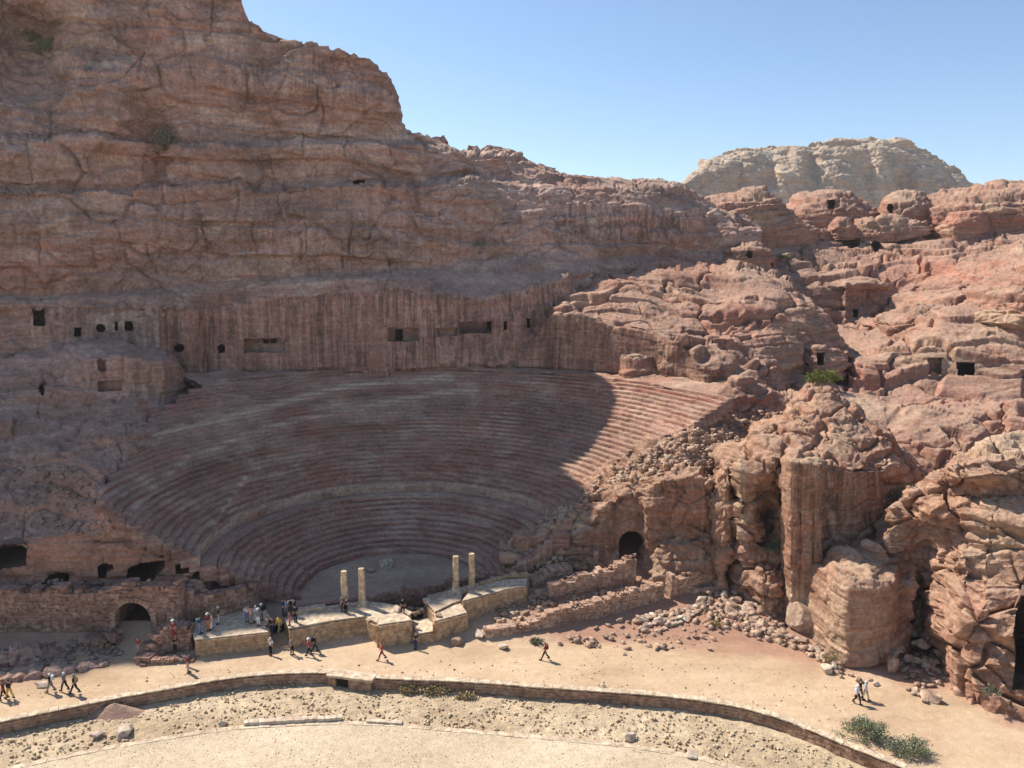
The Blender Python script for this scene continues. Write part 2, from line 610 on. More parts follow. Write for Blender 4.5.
def mass(name, label, px0, px1, rows, mat, opts=None, step=1.25, back=(14, 10), skirt=5., smooth=2, seed=1,
         holes=(), paint=(), bumps=(), sides=(8, 8), kind='structure', vstep=1.3, back_mid=None):
    """a body of rock: rows of traced points, each with its own distance, from foot to crest, then down its far side"""
    o = opts or {}
    nx = int((px1 - px0) / step) + 1
    pxs = np.linspace(px0, px1, nx)
    RP, RY = [], []
    for r in rows:
        r = sorted(r)
        a = np.array(r, float)
        RP.append(np.interp(pxs, a[:, 0], a[:, 1]))
        RY.append(np.interp(pxs, a[:, 0], a[:, 2]))
    for k in range(1, len(RP)):
        RP[k] = np.minimum(RP[k], RP[k - 1] - .25)
    # soften corners along the row a little
    kern = np.array([1, 2, 3, 2, 1.]); kern /= kern.sum()
    for k in range(len(RP)):
        e = np.pad(RY[k], 6, mode='edge')
        for _ in range(3):
            e = np.convolve(e, kern, 'same')
        RY[k] = e[6:-6]
        e = np.pad(RP[k], 2, mode='edge')
        RP[k] = np.convolve(e, kern, 'same')[2:-2] if o.get('softsky', 1) else RP[k]
    pts, lens = [], []
    for k in range(len(RP)):
        for (bx, by, rx, ry, dy) in bumps:
            RY[k] = RY[k] + 0
        pts.append(W(pxs, RP[k], RY[k]))
    pts = [np.array(p) for p in pts]
    # rows in between
    grid, pyg = [], []
    tot_front = 0
    for k in range(len(pts) - 1):
        dp = np.percentile(np.abs(RP[k] - RP[k + 1]), 85)
        dw = np.percentile(np.linalg.norm(pts[k + 1] - pts[k], axis=1), 85)
        n = int(max(2, dp / vstep, dw / .9))
        n = min(n, 160)
        for j in range(n):
            t = j / n
            grid.append(pts[k] * (1 - t) + pts[k + 1] * t)
    grid.append(pts[-1])
    nfront = len(grid)
    # far side
    top = pts[-1]
    b0, b1 = back
    nb = 8
    dirv = top[:, :2] / np.linalg.norm(top[:, :2], axis=1)[:, None]
    for j in range(1, nb + 1):
        t = j / nb
        q = top.copy()
        q[:, :2] += dirv * b0 * (t ** .8)
        q[:, 2] -= b1 * t ** 2.0
        grid.append(q)
    # skirt below the foot
    low = []
    for j in range(4, 0, -1):
        q = pts[0].copy()
        q[:, 2] -= skirt * j / 4
        low.append(q)
    grid = low + grid
    nlow = len(low)
    Gd = np.array(grid)                     # (nv, nu, 3)
    # local bulges and gullies, by place on the face
    for (bx, by, rx, ry, dy) in bumps:
        qx, qy = pix(Gd)
        wgt = np.exp(-((qx - bx) / rx) ** 2 - ((qy - by) / ry) ** 2)
        dd = Gd[..., :2] / np.linalg.norm(Gd[..., :2], axis=-1)[..., None]
        Gd[..., :2] += dd * (dy * wgt)[..., None]
        hh = np.linalg.norm(Gd[..., :2], axis=-1)
        # slide along the line of sight keeps the profile readable
        Gd[..., 2] += (Gd[..., 2] - CAM_H) / hh * dy * wgt
    for _ in range(smooth):
        Gd[1:-1] = .25 * Gd[:-2] + .5 * Gd[1:-1] + .25 * Gd[2:]
    # close the two ends with flanks running back
    for end, dep in ((0, sides[0]), (-1, sides[1])):
        if not dep:
            continue
        col = Gd[:, end]
        m = 6
        add = []
        for j in range(1, m + 1):
            t = j / m
            q = col.copy()
            q[:, 1] += dep * t
            q[:, 0] += (-1 if end == 0 else 1) * (.25 * dep) * t * o.get('flare', .6)
            q[:, 2] -= .25 * dep * t * t
            add.append(q)
        add = np.stack(add, 1)
        Gd = np.concatenate([add[:, ::-1], Gd], 1) if end == 0 else np.concatenate([Gd, add], 1)
    nv, nu = Gd.shape[:2]
    du = np.gradient(Gd, axis=1); dv = np.gradient(Gd, axis=0)
    N = np.cross(du, dv)
    N /= (np.linalg.norm(N, axis=-1)[..., None] + 1e-9)
    cam = np.array([0, 0, CAM_H])
    if np.mean(np.sum(N[nlow:nfront] * (cam - Gd[nlow:nfront]), -1)) < 0:
        N = -N
    for _ in range(6):
        N[1:-1] = .25 * N[:-2] + .5 * N[1:-1] + .25 * N[2:]
        N[:, 1:-1] = .25 * N[:, :-2] + .5 * N[:, 1:-1] + .25 * N[:, 2:]
    N /= (np.linalg.norm(N, axis=-1)[..., None] + 1e-9)
    qx, qy = pix(Gd)
    amp = np.ones(qx.shape)
    flat = np.zeros(qx.shape)
    attrs = {'streak': np.zeros(qx.shape), 'pale': np.zeros(qx.shape), 'red': np.zeros(qx.shape)}
    wob = fbm(Gd / 4., 3, seed + 200)
    for p in paint:
        at, poly, val = p
        if isinstance(poly, tuple):         # cx, cy, rx, ry
            cx, cy, rx, ry = poly
            wgt = 1 - sst(.55, 1.15, np.hypot((qx - cx) / rx, (qy - cy) / ry) + .35 * wob)
        else:
            wgt = in_poly(qx, qy, poly).astype(float)
        if at == 'flat':                    # dressed by hand: little relief
            flat = np.maximum(flat, wgt * val)
        else:
            attrs[at] = np.maximum(attrs[at], wgt * val)
    if flat.max() > 0:
        for _ in range(4):
            flat[1:-1] = .25 * flat[:-2] + .5 * flat[1:-1] + .25 * flat[2:]
            flat[:, 1:-1] = .25 * flat[:, :-2] + .5 * flat[:, 1:-1] + .25 * flat[:, 2:]
    amp = 1 - .9 * flat
    d = rockdisp(Gd, o, seed)
    for _ in range(1):
        pass
    P = Gd + N * (d * amp)[..., None]
    F = grid_faces(nv, nu)
    V = P.reshape(-1, 3)
    obj_holes = []
    if holes:
        cen = V[F].mean(1)
        fx, fy = pix(cen)
        rowid = F[:, 0] // nu
        keep = np.ones(len(F), bool)
        for hdef in holes:
            poly = hdef['poly']
            ins = in_poly(fx, fy, poly) & (rowid < nlow + nfront) & (rowid >= nlow - 1)
            if not ins.any():
                continue
            Ys = cen[ins, 1]
            near = np.percentile(Ys, 10)
            ins &= cen[:, 1] < near + hdef.get('thick', 9)
            obj_holes.append((hdef, float(np.percentile(cen[ins, 1], 35)), float(np.percentile(cen[ins, 1], 90))))
            keep &= ~ins
        F = F[keep]
    me = mesh_np(name, V, F, True, {k: a for k, a in attrs.items()})
    ob = link(name, me, mat)
    tag(ob, label, None, None, kind)
    for hdef, Ym, Yx in obj_holes:
        if hdef.get('cut_only'):
            continue
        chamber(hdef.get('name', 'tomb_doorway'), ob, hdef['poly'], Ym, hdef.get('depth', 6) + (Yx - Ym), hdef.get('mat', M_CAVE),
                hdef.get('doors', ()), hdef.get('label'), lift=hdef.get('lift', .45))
    ob_data[name + label] = (P, nlow, nfront)
    return ob, P[nlow:nlow + nfront]


ob_data = {}
M_OPENSHADE = plain('opening shade black', (.030, .022, .018), .3)  # near-black colour stands in for the shade inside openings


def H(cx, cy, w, h, kind='rect', depth=7., **kw):
    return dict(poly=oval(cx, cy, w, h, kind), depth=depth, **kw)


# ------------------------------------------------------------------ main mountain behind the seats
cl_rows = [
 [(-420,330,104),(0,347,107),(60,352,109),(150,352,111),(170,362,112),(200,378,114),(230,380,114.5),(312,374,116),(390,371,117),(500,368,119),(545,362,122),(600,330,130),(700,300,142),(760,285,150)],
 [(-420,290,106),(0,303,110),(60,306,112),(150,307,113),(203,306,114.5),(273,297,116),(300,295,116.5),(350,290,117.3),(390,286,118),(440,294,119),(484,299,120.5),(520,292,122),(550,282,125),(570,276,127),(600,270,133),(700,258,145),(760,256,152)],
 [(-420,288,109),(0,300,113),(60,299,115),(150,297,117),(203,293,118),(273,285,119.5),(350,278,121),(400,276,122),(440,280,123),(484,280,124),(520,275,126),(550,268,129),(570,262,131),(600,257,137),(700,248,148),(760,250,154)],
 [(-420,285,113),(0,297,116),(117,291,119),(234,279,122),(312,273,124),(400,267,126),(472,261,128),(573,250,133),(640,245,140),(700,240,148),(740,235,153),(760,234,156)],
 [(-420,238,115),(0,244,117.5),(117,240,120),(234,233,123),(312,229,125.5),(400,225,127.5),(472,222,130),(573,216,135.5),(640,214,142),(690,218,149),(720,226,154),(740,233.5,155),(760,233.5,157)],
 [(-420,190,118),(0,190,121),(117,191,123.5),(234,189,126.5),(312,187,128.5),(400,184.5,131),(460,181,133),(480,178,134),(500,180,137),(520,184,139),(540,186,140),(562,189,141),(600,189,144),(640,190,148),(675,192,153),(700,207,156),(720,219,157),(740,233,157),(760,233,158)],
 [(-420,187,122),(0,186.5,125),(117,188,127.5),(234,186,131),(312,184,133),(400,181,135),(460,177,138),(480,174,139),(500,174,142),(520,178,143),(540,181,144),(562,184,145),(600,185,148),(640,184,152),(675,187,157),(700,202,159),(720,216,159),(740,232,159),(760,232,160)],
 [(-420,140,124),(0,144,127),(90,140,128.5),(176,147,131),(242,147,133),(312,146,135),(400,144,138),(430,148,140),(460,154,142),(480,155,143),(491,155,143.5),(500,154,144),(511,157,144.5),(525,167,147),(540,175,148),(562,180.5,150),(600,182,153),(640,181.5,157),(675,184.5,161),(700,198.5,163),(720,214,162),(740,231,161),(760,231.5,161)],
 [(-420,136,130),(0,139,132),(90,136,132),(176,142,136.5),(242,142,138.5),(312,140,140.5),(400,137,144),(430,141,145),(460,149.5,146),(480,151.5,146),(491,152,146.5),(500,151.5,147),(511,153,148),(525,164,150),(540,172,151),(562,179,152),(600,181.5,155),(640,181,159),(675,184,163),(700,198,165),(720,213.5,164),(740,230.5,162),(760,231,162)],
 [(-420,60,136),(0,104,136),(40,100,137),(75,78,134),(100,60,133),(125,62,135),(150,85,140),(176,90,142),(242,84,143),(262,84,145),(290,88,147),(312,90,148),(340,92,149),(371,98,149),(385,104,149),(393,110,149),(407,130,149),(430,138.5,149),(460,148.5,149),(491,151.2,149),(511,152,150),(525,163,152),(540,171.5,153),(562,178.5,154),(600,181.2,157),(640,180.7,161),(675,183.7,165),(700,197.5,166),(760,230.5,163)],
 [(-420,55,141),(0,98,146),(40,94,149),(75,72,144),(100,55,141),(125,57,142),(150,60,143.5),(176,48,143.5),(242,40,145),(250,46,147),(262,50,148),(290,60,150),(312,66,151),(340,72,151.5),(371,82,151.5),(385,90,151),(393,101,151),(407,128.5,150.5),(430,136.5,151),(460,148,151),(491,150.8,151),(511,151.5,152),(525,162,154),(540,171,155),(562,178.2,156),(600,181,159),(640,180.5,163),(675,183.5,167),(700,197,168),(760,230,164)],
 [(-420,-60,149),(0,2,156),(40,2,158),(60,8,155),(90,2,149),(150,0,149),(200,-2,149),(235,2,150),(242,8,150.5),(250,22,151.5),(262,29,153),(290,40,154),(312,46,155),(320,52,155),(340,54,155),(371,60,154.5),(385,76,154),(393,97,153.5),(407,127.4,152.5),(430,135.5,152.5),(460,147.5,153),(491,150.4,153),(511,151.2,154),(525,161.5,156),(540,170.5,157),(562,178,158),(600,180.8,161),(640,180.3,165),(675,183.2,169),(700,196.5,170),(760,229.5,166)],
 [(-420,-270,158),(-230,-218,158),(-142,-185,158),(-105,-162,158),(0,-128,162),(60,-122,160),(100,-115,157),(190,-80,154),(215,-52,153),(232,-14,152.5),(241,1,152.5),(250,18,153.5),(262,26,155),(275,36,156),(290,37,156),(300,41,157),(312,43,157),(318,48.5,157),(340,50.5,157),(355,55,157),(371,58,157),(379,66,156.5),(385,74,156),(393,95,155.5),(400,110,155),(407,127,154.5),(430,134.7,154.5),(445,136,154.5),(460,147,155),(491,150,155),(511,150.8,156),(519,158,157),(538,170,159),(562,177.7,160),(600,180.5,163),(640,180,167),(675,183,171),(700,196,172),(760,229,168)],
]
_k = lambda x: float(np.interp(x, [-420, 300, 345, 380, 406, 440, 480, 520], [.05, .05, .06, .15, .28, .5, .8, 1.]))
_b = lambda x: float(np.interp(x, [q[0] for q in cl_rows[0]], [q[2] for q in cl_rows[0]]))
cl_rows = [cl_rows[0]] + [[(x, y, _b(x) + .8 + .6 * (n > 0) + .8 * (n > 1) + 1.0 * (n == 2) - .2 * (n > 2) + 1.5 * (n > 4) + .9 * (n == 5) + 1.5 * (n > 6) + .8 * (n == 7) + .8 * (n > 8) + (Y - _b(x)) * _k(x) if x < 520 else Y) for x, y, Y in r] for n, r in enumerate(cl_rows[1:])]
cl_holes = [
 H(39,318,12,16), H(77.5,332,7,9), H(101,328,10,9,'blob'), H(116.5,326,3.5,9), H(128.5,326,8,10),
 H(179.5,348,12,9,'blob'), H(221.5,349,9,10,'blob'),
 H(264.5,345.5,42,14,'rect',1.6,name='niche',mat=M_CLIFF,doors=((266,341,5,7),(274,341,5,6)),label='shallow recess with two small dark openings inside'),
 H(403,334.5,31,14,'rect',1.6,name='niche',mat=M_CLIFF,doors=((399,336,7,11),),label='shallow recess with a dark opening at its left'),
 H(447,332,20,8.5,'rect',.8,name='niche',mat=M_CLIFF), H(475,327.5,32,12,'rect',2.2,name='niche',mat=M_CLIFF,doors=((489,327,4,8),)),
 H(505.5,325.5,3.6,9), H(528.5,323,3.6,9.5), H(359,182,14,5,'blob',4,name='hollow'), H(468,298,1.5,1.5),
]
cl_paint = [('flat',[(0,303),(60,306),(150,307),(203,305),(273,297),(300,294),(390,285),(440,292),(484,297),(550,281),(600,268),(700,256),(745,240),(700,241),(640,246),(573,251),(472,262),(400,268),(312,274),(234,280),(117,292),(0,298)],.65),('pale',[(0,301),(60,301),(150,298),(203,293),(273,286),(350,279),(400,276),(440,276),(484,272),(550,262),(600,256),(700,246),(700,242),(640,247),(573,252),(472,263),(400,269),(312,275),(234,281),(117,293),(0,298)],.2),
            ('red',[(160,380),(160,310),(205,309),(300,297),(398,290),(440,298),(484,303),(550,286),(575,280),(575,370),(400,378),(220,384)],.6),('streak',[(160,380),(160,305),(205,307),(300,297),(398,288),(440,296),(484,301),(550,284),(575,278),(575,370),(400,378),(220,384)],1.0),
            ('flat',[(160,376),(160,312),(300,300),(398,292),(484,304),(550,290),(575,284),(575,360),(400,366),(220,374)],.93),
            ('streak',[(30,350),(30,306),(160,308),(160,356)],.75),('flat',[(30,350),(30,308),(160,310),(160,350)],.7),
            ('streak',[(555,240),(565,205),(690,210),(690,238)],.8), ('streak',(300,75,90,35),.5), ('streak',(330,230,200,40),.25),
            ('red',(330,312,200,10),.35),('red',(175,150,90,16),.3),('red',(150,34,30,8),.5),('red',(60,260,80,20),.3),
            ('pale',(110,62,28,7),.8),('pale',(40,52,30,20),.25),('pale',(85,15,30,14),.35),('pale',(480,190,50,10),.25),('pale',(220,127,40,12),.25),
            ('pale',(120,100,16,30),.25)]
cl_bumps = [(30,45,30,40,9),(108,105,22,36,-4.5),(75,85,14,30,-2),(160,165,14,45,2.5),(20,150,40,30,-1.5),(215,150,40,26,-1.6),(300,60,12,40,-1.2),(268,60,10,40,1.2),
            (340,75,9,25,1.0),(480,232,14,22,1.8),(170,345,8,30,1.5),(203,345,5,30,1.2),(187,340,9,30,-.5)]
cliff, PC = mass('cliff', 'shaded brown sandstone mountain rising in ledges behind the seating', -420, 760, cl_rows, M_CLIFF,
        dict(softsky=0, big=1.1, mid=.25, h=4.6, strat=.42, groove=.5, thin=.18, thinh=.2, saw=.25, facet=.45, facets=5, grain=.09, jw=7., jthr=.8, crack=.5, blocks=.3, tafoni=.3, net=.6, nets=11, netstep=.8, ridge=.08, dip=.03, fine=.12, jang=.2),
        step=1.1, back=(45, 30), skirt=6, smooth=0, seed=11, holes=cl_holes, paint=cl_paint, bumps=cl_bumps, sides=(0, 0))
# ------------------------------------------------------------------ far table mountain
mesa_rows = [
 [(640,228,560),(680,226,580),(760,226,600),(860,226,610),(960,226,620),(1010,226,640)],
 [(640,210,570),(680,200,585),(697,200,600),(760,202,608),(800,204,606),(860,206,612),(925,200,622),(962,196,640),(1010,215,650)],
 [(640,205,575),(680,186,590),(697,176,606),(720,170,612),(760,170,618),(804,170,612),(831,168,624),(875,168,618),(908,170,628),(949,176,644),(962,184,655),(1010,212,660)],
 [(640,202,590),(680,184.6,600),(697,172,616),(704,164,622),(714,160,626),(747,155,630),(790,154,640),(804,152,630),(831,150,640),(850,149,632),(875,149,634),(908,150,644),(925,158,655),(949,172,660),(962,179,668),(1010,210,670)],
 [(640,200,600),(680,184.2,620),(690,178,625),(697,171,630),(700,161,636),(714,155,640),(747,149,650),(780,146,656),(804,143.5,652),(831,139.5,660),(875,138,660),(908,140,664),(918,147,668),(925,151,670),(938,156,674),(949,165,676),(962,174,680),(966,187,684),(1010,208,690)],
]
mass('distant_mountain', 'pale tan flat-topped mountain far behind the red slopes', 640, 1010, mesa_rows, M_MESA,
     dict(scale=2.3, big=1.0, bigs=9, mid=.4, saw=.6, facet=.28, facets=3.5, ridge=.05, net=.35, nets=6, netstep=.35, h=3.4, strat=.75, groove=.35, thin=.22, jw=4., jthr=.35, crack=.5, blocks=.6, lump=.16, lumps=4, tafoni=.3, dip=.03, softsky=1),
     step=1.0, back=(220, 60), skirt=30, seed=23, smooth=1, sides=(80, 80), bumps=[(812,165,9,22,16),(868,175,9,25,12),(770,180,8,18,8),(905,180,10,20,14),(740,175,7,18,7)])
mass('distant_hill', 'small pale ridge showing above the skyline', 610, 690,
     [[(610,196,420),(690,196,420)], [(610,186,425),(650,183,425),(690,190,425)], [(610,184,430),(628,181,430),(640,178.5,430),(655,178.5,430),(663,180.5,430),(675,186,430),(690,190,430)]],
     M_MESA, dict(scale=3.), step=1.0, back=(80, 30), skirt=20, seed=24, sides=(40, 40))

# ------------------------------------------------------------------ rose slopes at the right, behind
hill_rows = [
 [(690,480,86),(830,478,88),(1024,470,88),(1200,470,84)],
 [(690,440,98),(780,430,101),(860,424,100),(900,428,98),(960,428,98),(1024,424,98),(1200,420,95)],
 [(690,400,108),(760,392,112),(830,388,114),(855,384,114),(880,378,114),(950,384,113),(985,388,111),(1024,398,108),(1200,400,104)],
 [(690,380,116),(760,372,120),(830,372,122),(842,372,123),(855,366,118),(900,360,118),(942,362,117),(985,366,115.5),(1024,380,111),(1200,380,107)],
 [(690,360,124),(760,355,130),(830,346,132),(850,352,126),(870,350,124),(910,345,122),(942,344,121),(960,346,120),(985,352,118),(1024,366,113),(1200,370,109)],
 [(690,340,130),(800,335,142),(840,322,150),(870,320,149),(900,322,138),(930,316,132),(950,318,128),(985,326,124),(1024,340,118),(1200,340,113)],
 [(690,320,136),(800,316,150),(840,318,152),(870,318,152),(880,317,151),(905,310,146),(925,303,142),(950,300,138),(1024,318,126),(1200,315,118)],
 [(690,300,142),(800,290,156),(838,285,155),(843,284,153.5),(868,283,153.5),(890,284,156),(905,286,155),(915,286,154),(930,290,150),(960,286,146),(1024,292,138),(1200,285,128)],
 [(690,285,150),(780,275,162),(840,277,160),(868,276,160),(890,274,162),(915,272,162),(945,270,158),(985,266,154),(1024,268,150),(1200,258,140)],
 [(690,268,158),(741,262,164),(780,258,171),(820,258,172),(868,256,173),(910,252,174),(945,246,172),(985,246,168),(1024,250,163),(1200,238,152)],
 [(690,252,166),(741,248,171),(780,247,178),(834,250,178),(868,249,179),(900,244,182),(945,236,182),(985,232,180),(1024,236,174),(1200,222,164)],
 [(690,240,174),(741,234,180),(780,236,184),(834,238,184),(868,237,186),(900,234,190),(945,227,190),(985,223,188),(1024,222,184),(1200,208,174)],
 [(690,232,182),(760,225,194),(850,220,200),(920,222,205),(960,222,202),(1024,216,196),(1200,198,186)],
 [(690,228,195),(760,222,210),(850,218,214),(920,218,220),(1024,210,210),(1200,190,200)],
]
hill_holes = [H(855.5,313.5,5,7.5,depth=5), H(966,369,17,13,'rect',6), H(935,366,13,15,'rect',.7,name='hollow'),
              H(854,243,13,10.5,'blob',8), H(876,247,9,10,'blob',5,name='hollow')]
hill_paint = [('flat',[(843,320),(843,286),(868,284),(868,320)],.9),('streak',[(843,320),(843,284),(888,284),(888,322)],.6),
              ('flat',[(940,386),(950,358),(1024,372),(1024,396)],.75),('streak',[(985,392),(985,360),(1060,378),(1060,402)],.5),
              ('red',(930,395,60,18),.3),('red',(905,265,60,16),.35),('red',(840,375,60,14),.45),('red',(1000,262,50,10),.35),
              ('pale',(930,352,60,18),.35),('pale',(890,408,70,14),.45),('pale',(1000,340,50,12),.3),('pale',(870,255,40,8),.2)]
hill_bumps = [(865,300,26,18,3.0),(900,305,14,16,1.5),(905,368,34,7,1.5),(846,300,3,20,-2),(872,303,4,18,-1)]
hill, PH = mass('rock_hillside', 'sunlit rose sandstone slope with rock-cut tombs at the right', 690, 1200, hill_rows, M_HILL,
     dict(big=2.8, bigs=17, mid=.3, net=1.7, nets=16, netstep=1.5, grain=.05, saw=.75, facet=.18, facets=5, h=2.6, strat=.38, groove=.6, thin=.13, jw=11, jthr=.6, crack=.45, blocks=.3, lump=0, tafoni=.25, dip=-.12, fine=.12, ridge=.08, jang=.9),
     step=1.0, vstep=1.0, back=(60, 40), skirt=5, seed=31, smooth=2, holes=hill_holes, paint=hill_paint, bumps=hill_bumps, sides=(0, 0))

HO = dict(net=.4, nets=7, netstep=.6, saw=.8, facet=.25, facets=3.5, big=1.2, bigs=9, mid=.3, h=1.8, strat=.4, groove=.5, thin=.18, jw=7, jthr=.6, crack=.4, blocks=.2, lump=0, tafoni=.3, dip=-.1, ridge=.14)


def dome(name, label, base, crest, Yb, Yc, mat=None, mids=1.0, opts=None, seed=1, back=(12, 10), skirt=5, holes=(), paint=(), bulge=.6, step=1.1, sides=(5, 5), kind='structure', smooth=4, bumps=()):
    """rounded body of rock given only by its foot line and its crest line"""
    x0 = min(crest[0][0], base[0][0]); x1 = max(crest[-1][0], base[-1][0])
    xs = np.linspace(x0, x1, 24)
    b = np.interp(xs, [p[0] for p in base], [p[1] for p in base])
    c = np.interp(xs, [p[0] for p in crest], [p[1] for p in crest])
    yb = np.interp(xs, [x0, x1], Yb) if isinstance(Yb, tuple) else np.full(24, Yb)
    yc = np.interp(xs, [x0, x1], Yc) if isinstance(Yc, tuple) else np.full(24, Yc)
    s = np.abs(xs - (x0 + x1) / 2) / ((x1 - x0) / 2)
    rnd = 1 - np.sqrt(np.clip(1 - s ** 2.4, 0, 1))
    yb2 = yb + (yc - yb) * rnd * .9
    rows = []
    for t in (0, .25, .5, .75, .92, 1.0):
        g = 1 - math.sqrt(max(0, 1 - t ** 2.2)) if bulge > .5 else t ** 1.5
        rows.append([(x, bb + (cc - bb) * t, y0 + (y1 - y0) * g) for x, bb, cc, y0, y1 in zip(xs, b, c, yb2, yc + .5 * (yc - yb) * rnd)])
    return mass(name, label, x0, x1, rows, mat or M_HILL, opts or HO, step=step, back=back, skirt=skirt, seed=seed, holes=holes, paint=paint, sides=sides, kind=kind, smooth=smooth, bumps=bumps)


# rocks along the skyline
dome('rock_outcrop', 'rounded rock knob on the skyline left of the distant mountain', [(690,236),(740,238),(770,238),(825,232)],
     [(690,226),(697,203),(704,193),(724,191),(737,190),(747,186),(757,183),(767,184.5),(777,193),(784,203),(791,210),(803,218),(825,229)], 172, 186, seed=41,
     holes=[H(709,223,4,7,'blob',3,name='hollow')], paint=[('pale',(755,192,16,8),.4)])
dome('rock_outcrop', 'red dome with a dark doorway below the distant mountain', [(776,226),(830,222),(884,218)],
     [(776,215),(784,204),(797,196),(812,193),(824,190),(845,189.5),(853,192),(861,196),(870,203),(878,209),(884,215)], 188, 204, seed=42,
     holes=[H(831,205,6.5,9,'rect',4)])
dome('rock_outcrop', 'tan rounded rock under the right part of the distant mountain', [(876,226),(900,226),(940,220)],
     [(876,220),(881,210),(884,200),(888,195.5),(897,192),(908,190),(918,189),(925,191.5),(932,196),(940,205)], 190, 202, seed=43,
     holes=[H(890.5,209,6,9,'blob',3,name='hollow')], paint=[('pale',(905,196,20,10),.5)])
dome('rock_outcrop', 'long layered rock ridge on the skyline at the right edge', [(908,232),(930,228),(970,222),(1024,219),(1120,215)],
     [(908,214),(915,203),(925,198),(935,194.5),(950,191.5),(965,189.5),(980,187.5),(989,185),(1000,182.5),(1024,180),(1060,175),(1100,176),(1120,190)], (184, 178), (204, 200), seed=44,
     opts=dict(HO, groove=.7, strat=.7, tafoni=.5), sides=(5, 8))
dome('rock_slab', 'long pale slab lying below the skyline rocks', [(848,240),(870,241),(900,239),(934,231)],
     [(848,228),(853,217),(866,214.5),(890,215),(912,217),(925,218),(932,221),(934,227)], 181, 187, seed=45, skirt=.5, opts=dict(HO, lump=.1, strat=.25), paint=[('pale',(890,222,40,10),.35)])
dome('rock_knob', 'upright rounded boulder beside the pale slab', [(828,237),(845,238),(860,237)],
     [(828,230),(832,220),(838,216),(846,215.5),(853,218),(858,226),(860,234)], 179, 184, seed=46, skirt=.5, opts=dict(HO, lump=.1, strat=.2, big=.6))
dome('rock_knob', 'low red boulder left of the pale slab', [(812,236),(822,237),(832,236)], [(812,232),(816,226),(824,224),(830,227),(832,232)], 180, 184, seed=47, skirt=.5, opts=dict(HO, lump=.1, strat=.2, big=.4))
dome('rock_knob', 'smooth reddish boulder under the skyline ridge', [(943,229),(965,227),(994,221)],
     [(943,224),(948,214),(958,210),(972,207),(984,206),(991,210),(994,217)], 178, 184, seed=48, opts=dict(HO, lump=.08, strat=.15, big=.5), paint=[('red',(968,215,30,14),.6)])
# small tomb block at the top of the slope
dome('tomb_block', 'small square-cut tomb block with a dark hole on top of the slope', [(728,262),(741,262),(764,261),(775,262)],
     [(728,252),(736,247),(741,243),(752,241.5),(762,243.5),(768,250),(775,258)], 146.2, 149.2, seed=49, opts=dict(HO, lump=0, strat=.15, big=.3, mid=.2),
     holes=[H(749.5,254.5,8,7.5,'blob',4)])
# big slanting rocks at the right edge
dome('rock_outcrop', 'big yellow-streaked rounded rock slanting in from the right edge', [(946,322),(960,322),(985,326),(1024,336),(1110,350)],
     [(946,315),(953,303),(965,291),(978,283),(990,277),(1005,268),(1024,259),(1060,245),(1110,238)], (124, 112), (142, 138), seed=51, bulge=.8,
     paint=[('pale',[(950,318),(954,305),(1005,308),(1024,318),(1024,330)],.7)], sides=(5, 10))
dome('rock_outcrop', 'rounded rose rock above the yellow-streaked one', [(912,300),(930,304),(950,302),(985,292),(1024,280),(1100,268)],
     [(912,294),(918,284),(928,276),(945,269),(960,263),(985,256),(1010,246),(1024,242),(1100,225)], (146, 132), (160, 156), seed=52, paint=[('red',(960,275,50,12),.4)], sides=(5, 10))
dome('rock_outcrop', 'sloping rock tongue below the carved tomb front', [(872,326),(900,330),(930,326),(955,316)],
     [(872,318),(885,311),(900,303),(915,297),(930,294),(945,297),(955,306)], 130, 144, seed=53, sides=(4, 4))

# ------------------------------------------------------------------ red dome beside the top of the seats
dm_rows = [
 [(500,366,121),(515,368,118.5),(563,372,116),(607,375,113),(652,378,110),(703,385,104),(728,390,101),(760,394,101),(800,382,112),(830,372,120),(862,368,125)],
 [(500,364,121.5),(515,352,120),(530,340,119),(544,323,118),(551,312,117.3),(574,308,116.8),(591,313,115.5),(609,321,114.5),(642,324,112.5),(662,329,111),(683,336,108.5),(700,355,106),(711,368,104.5),(736,379,102.5),(760,380,103),(800,371,113.5),(830,362,121.5),(862,367,125.5)],
 [(500,363,122),(515,347,122),(530,333,122),(544,318,121),(551,307,121),(574,303,121.5),(591,305,121),(609,309,120),(642,309,118.5),(662,312,117.5),(683,316,116),(700,326,114),(711,336,112),(736,350,110),(760,356,111),(800,352,115.5),(830,354,122.8),(862,366.5,126)],
 [(500,362.5,123),(515,343.5,123),(530,331,123.5),(544,316.5,125),(551,306,126),(561,293,127),(569,290,128),(586,290,128.5),(594,284,129),(612,280,129),(629,280,129.5),(642,282,129),(662,286,127),(683,290,125),(711,296,123),(740,304,121),(780,322,118),(800,330,119.5),(830,343,124.2),(862,365.5,126.5)],
 [(500,362,124),(515,342.5,125),(530,330.3,126),(544,315.7,127),(551,305.3,129),(561,292,130),(569,288,131),(586,287.8,132),(594,279.5,133),(612,274,134),(629,273.5,135),(640,270,137),(662,264,139),(683,266,139),(711,266,138),(740,270,136),(772,284,132),(800,302,127),(827,322,126),(845,351,126.5),(862,365,127)],
 [(500,361.5,126),(515,342,128),(530,329.9,129),(544,315.2,130),(551,304.8,132),(561,291.4,133),(569,287.3,134),(586,287.3,135),(594,278.8,136),(612,272.8,138),(629,272.3,140),(634,266,142),(642,259,144),(652,254,146),(662,252,147),(675,254,149),(683,257,150),(711,258,150),(728,258,150),(749,262,150),(772,269,145),(785,278,140),(796,288,136),(812,300,132),(827,316,129),(840,344,128),(850,360,128),(862,364.4,128)],
]
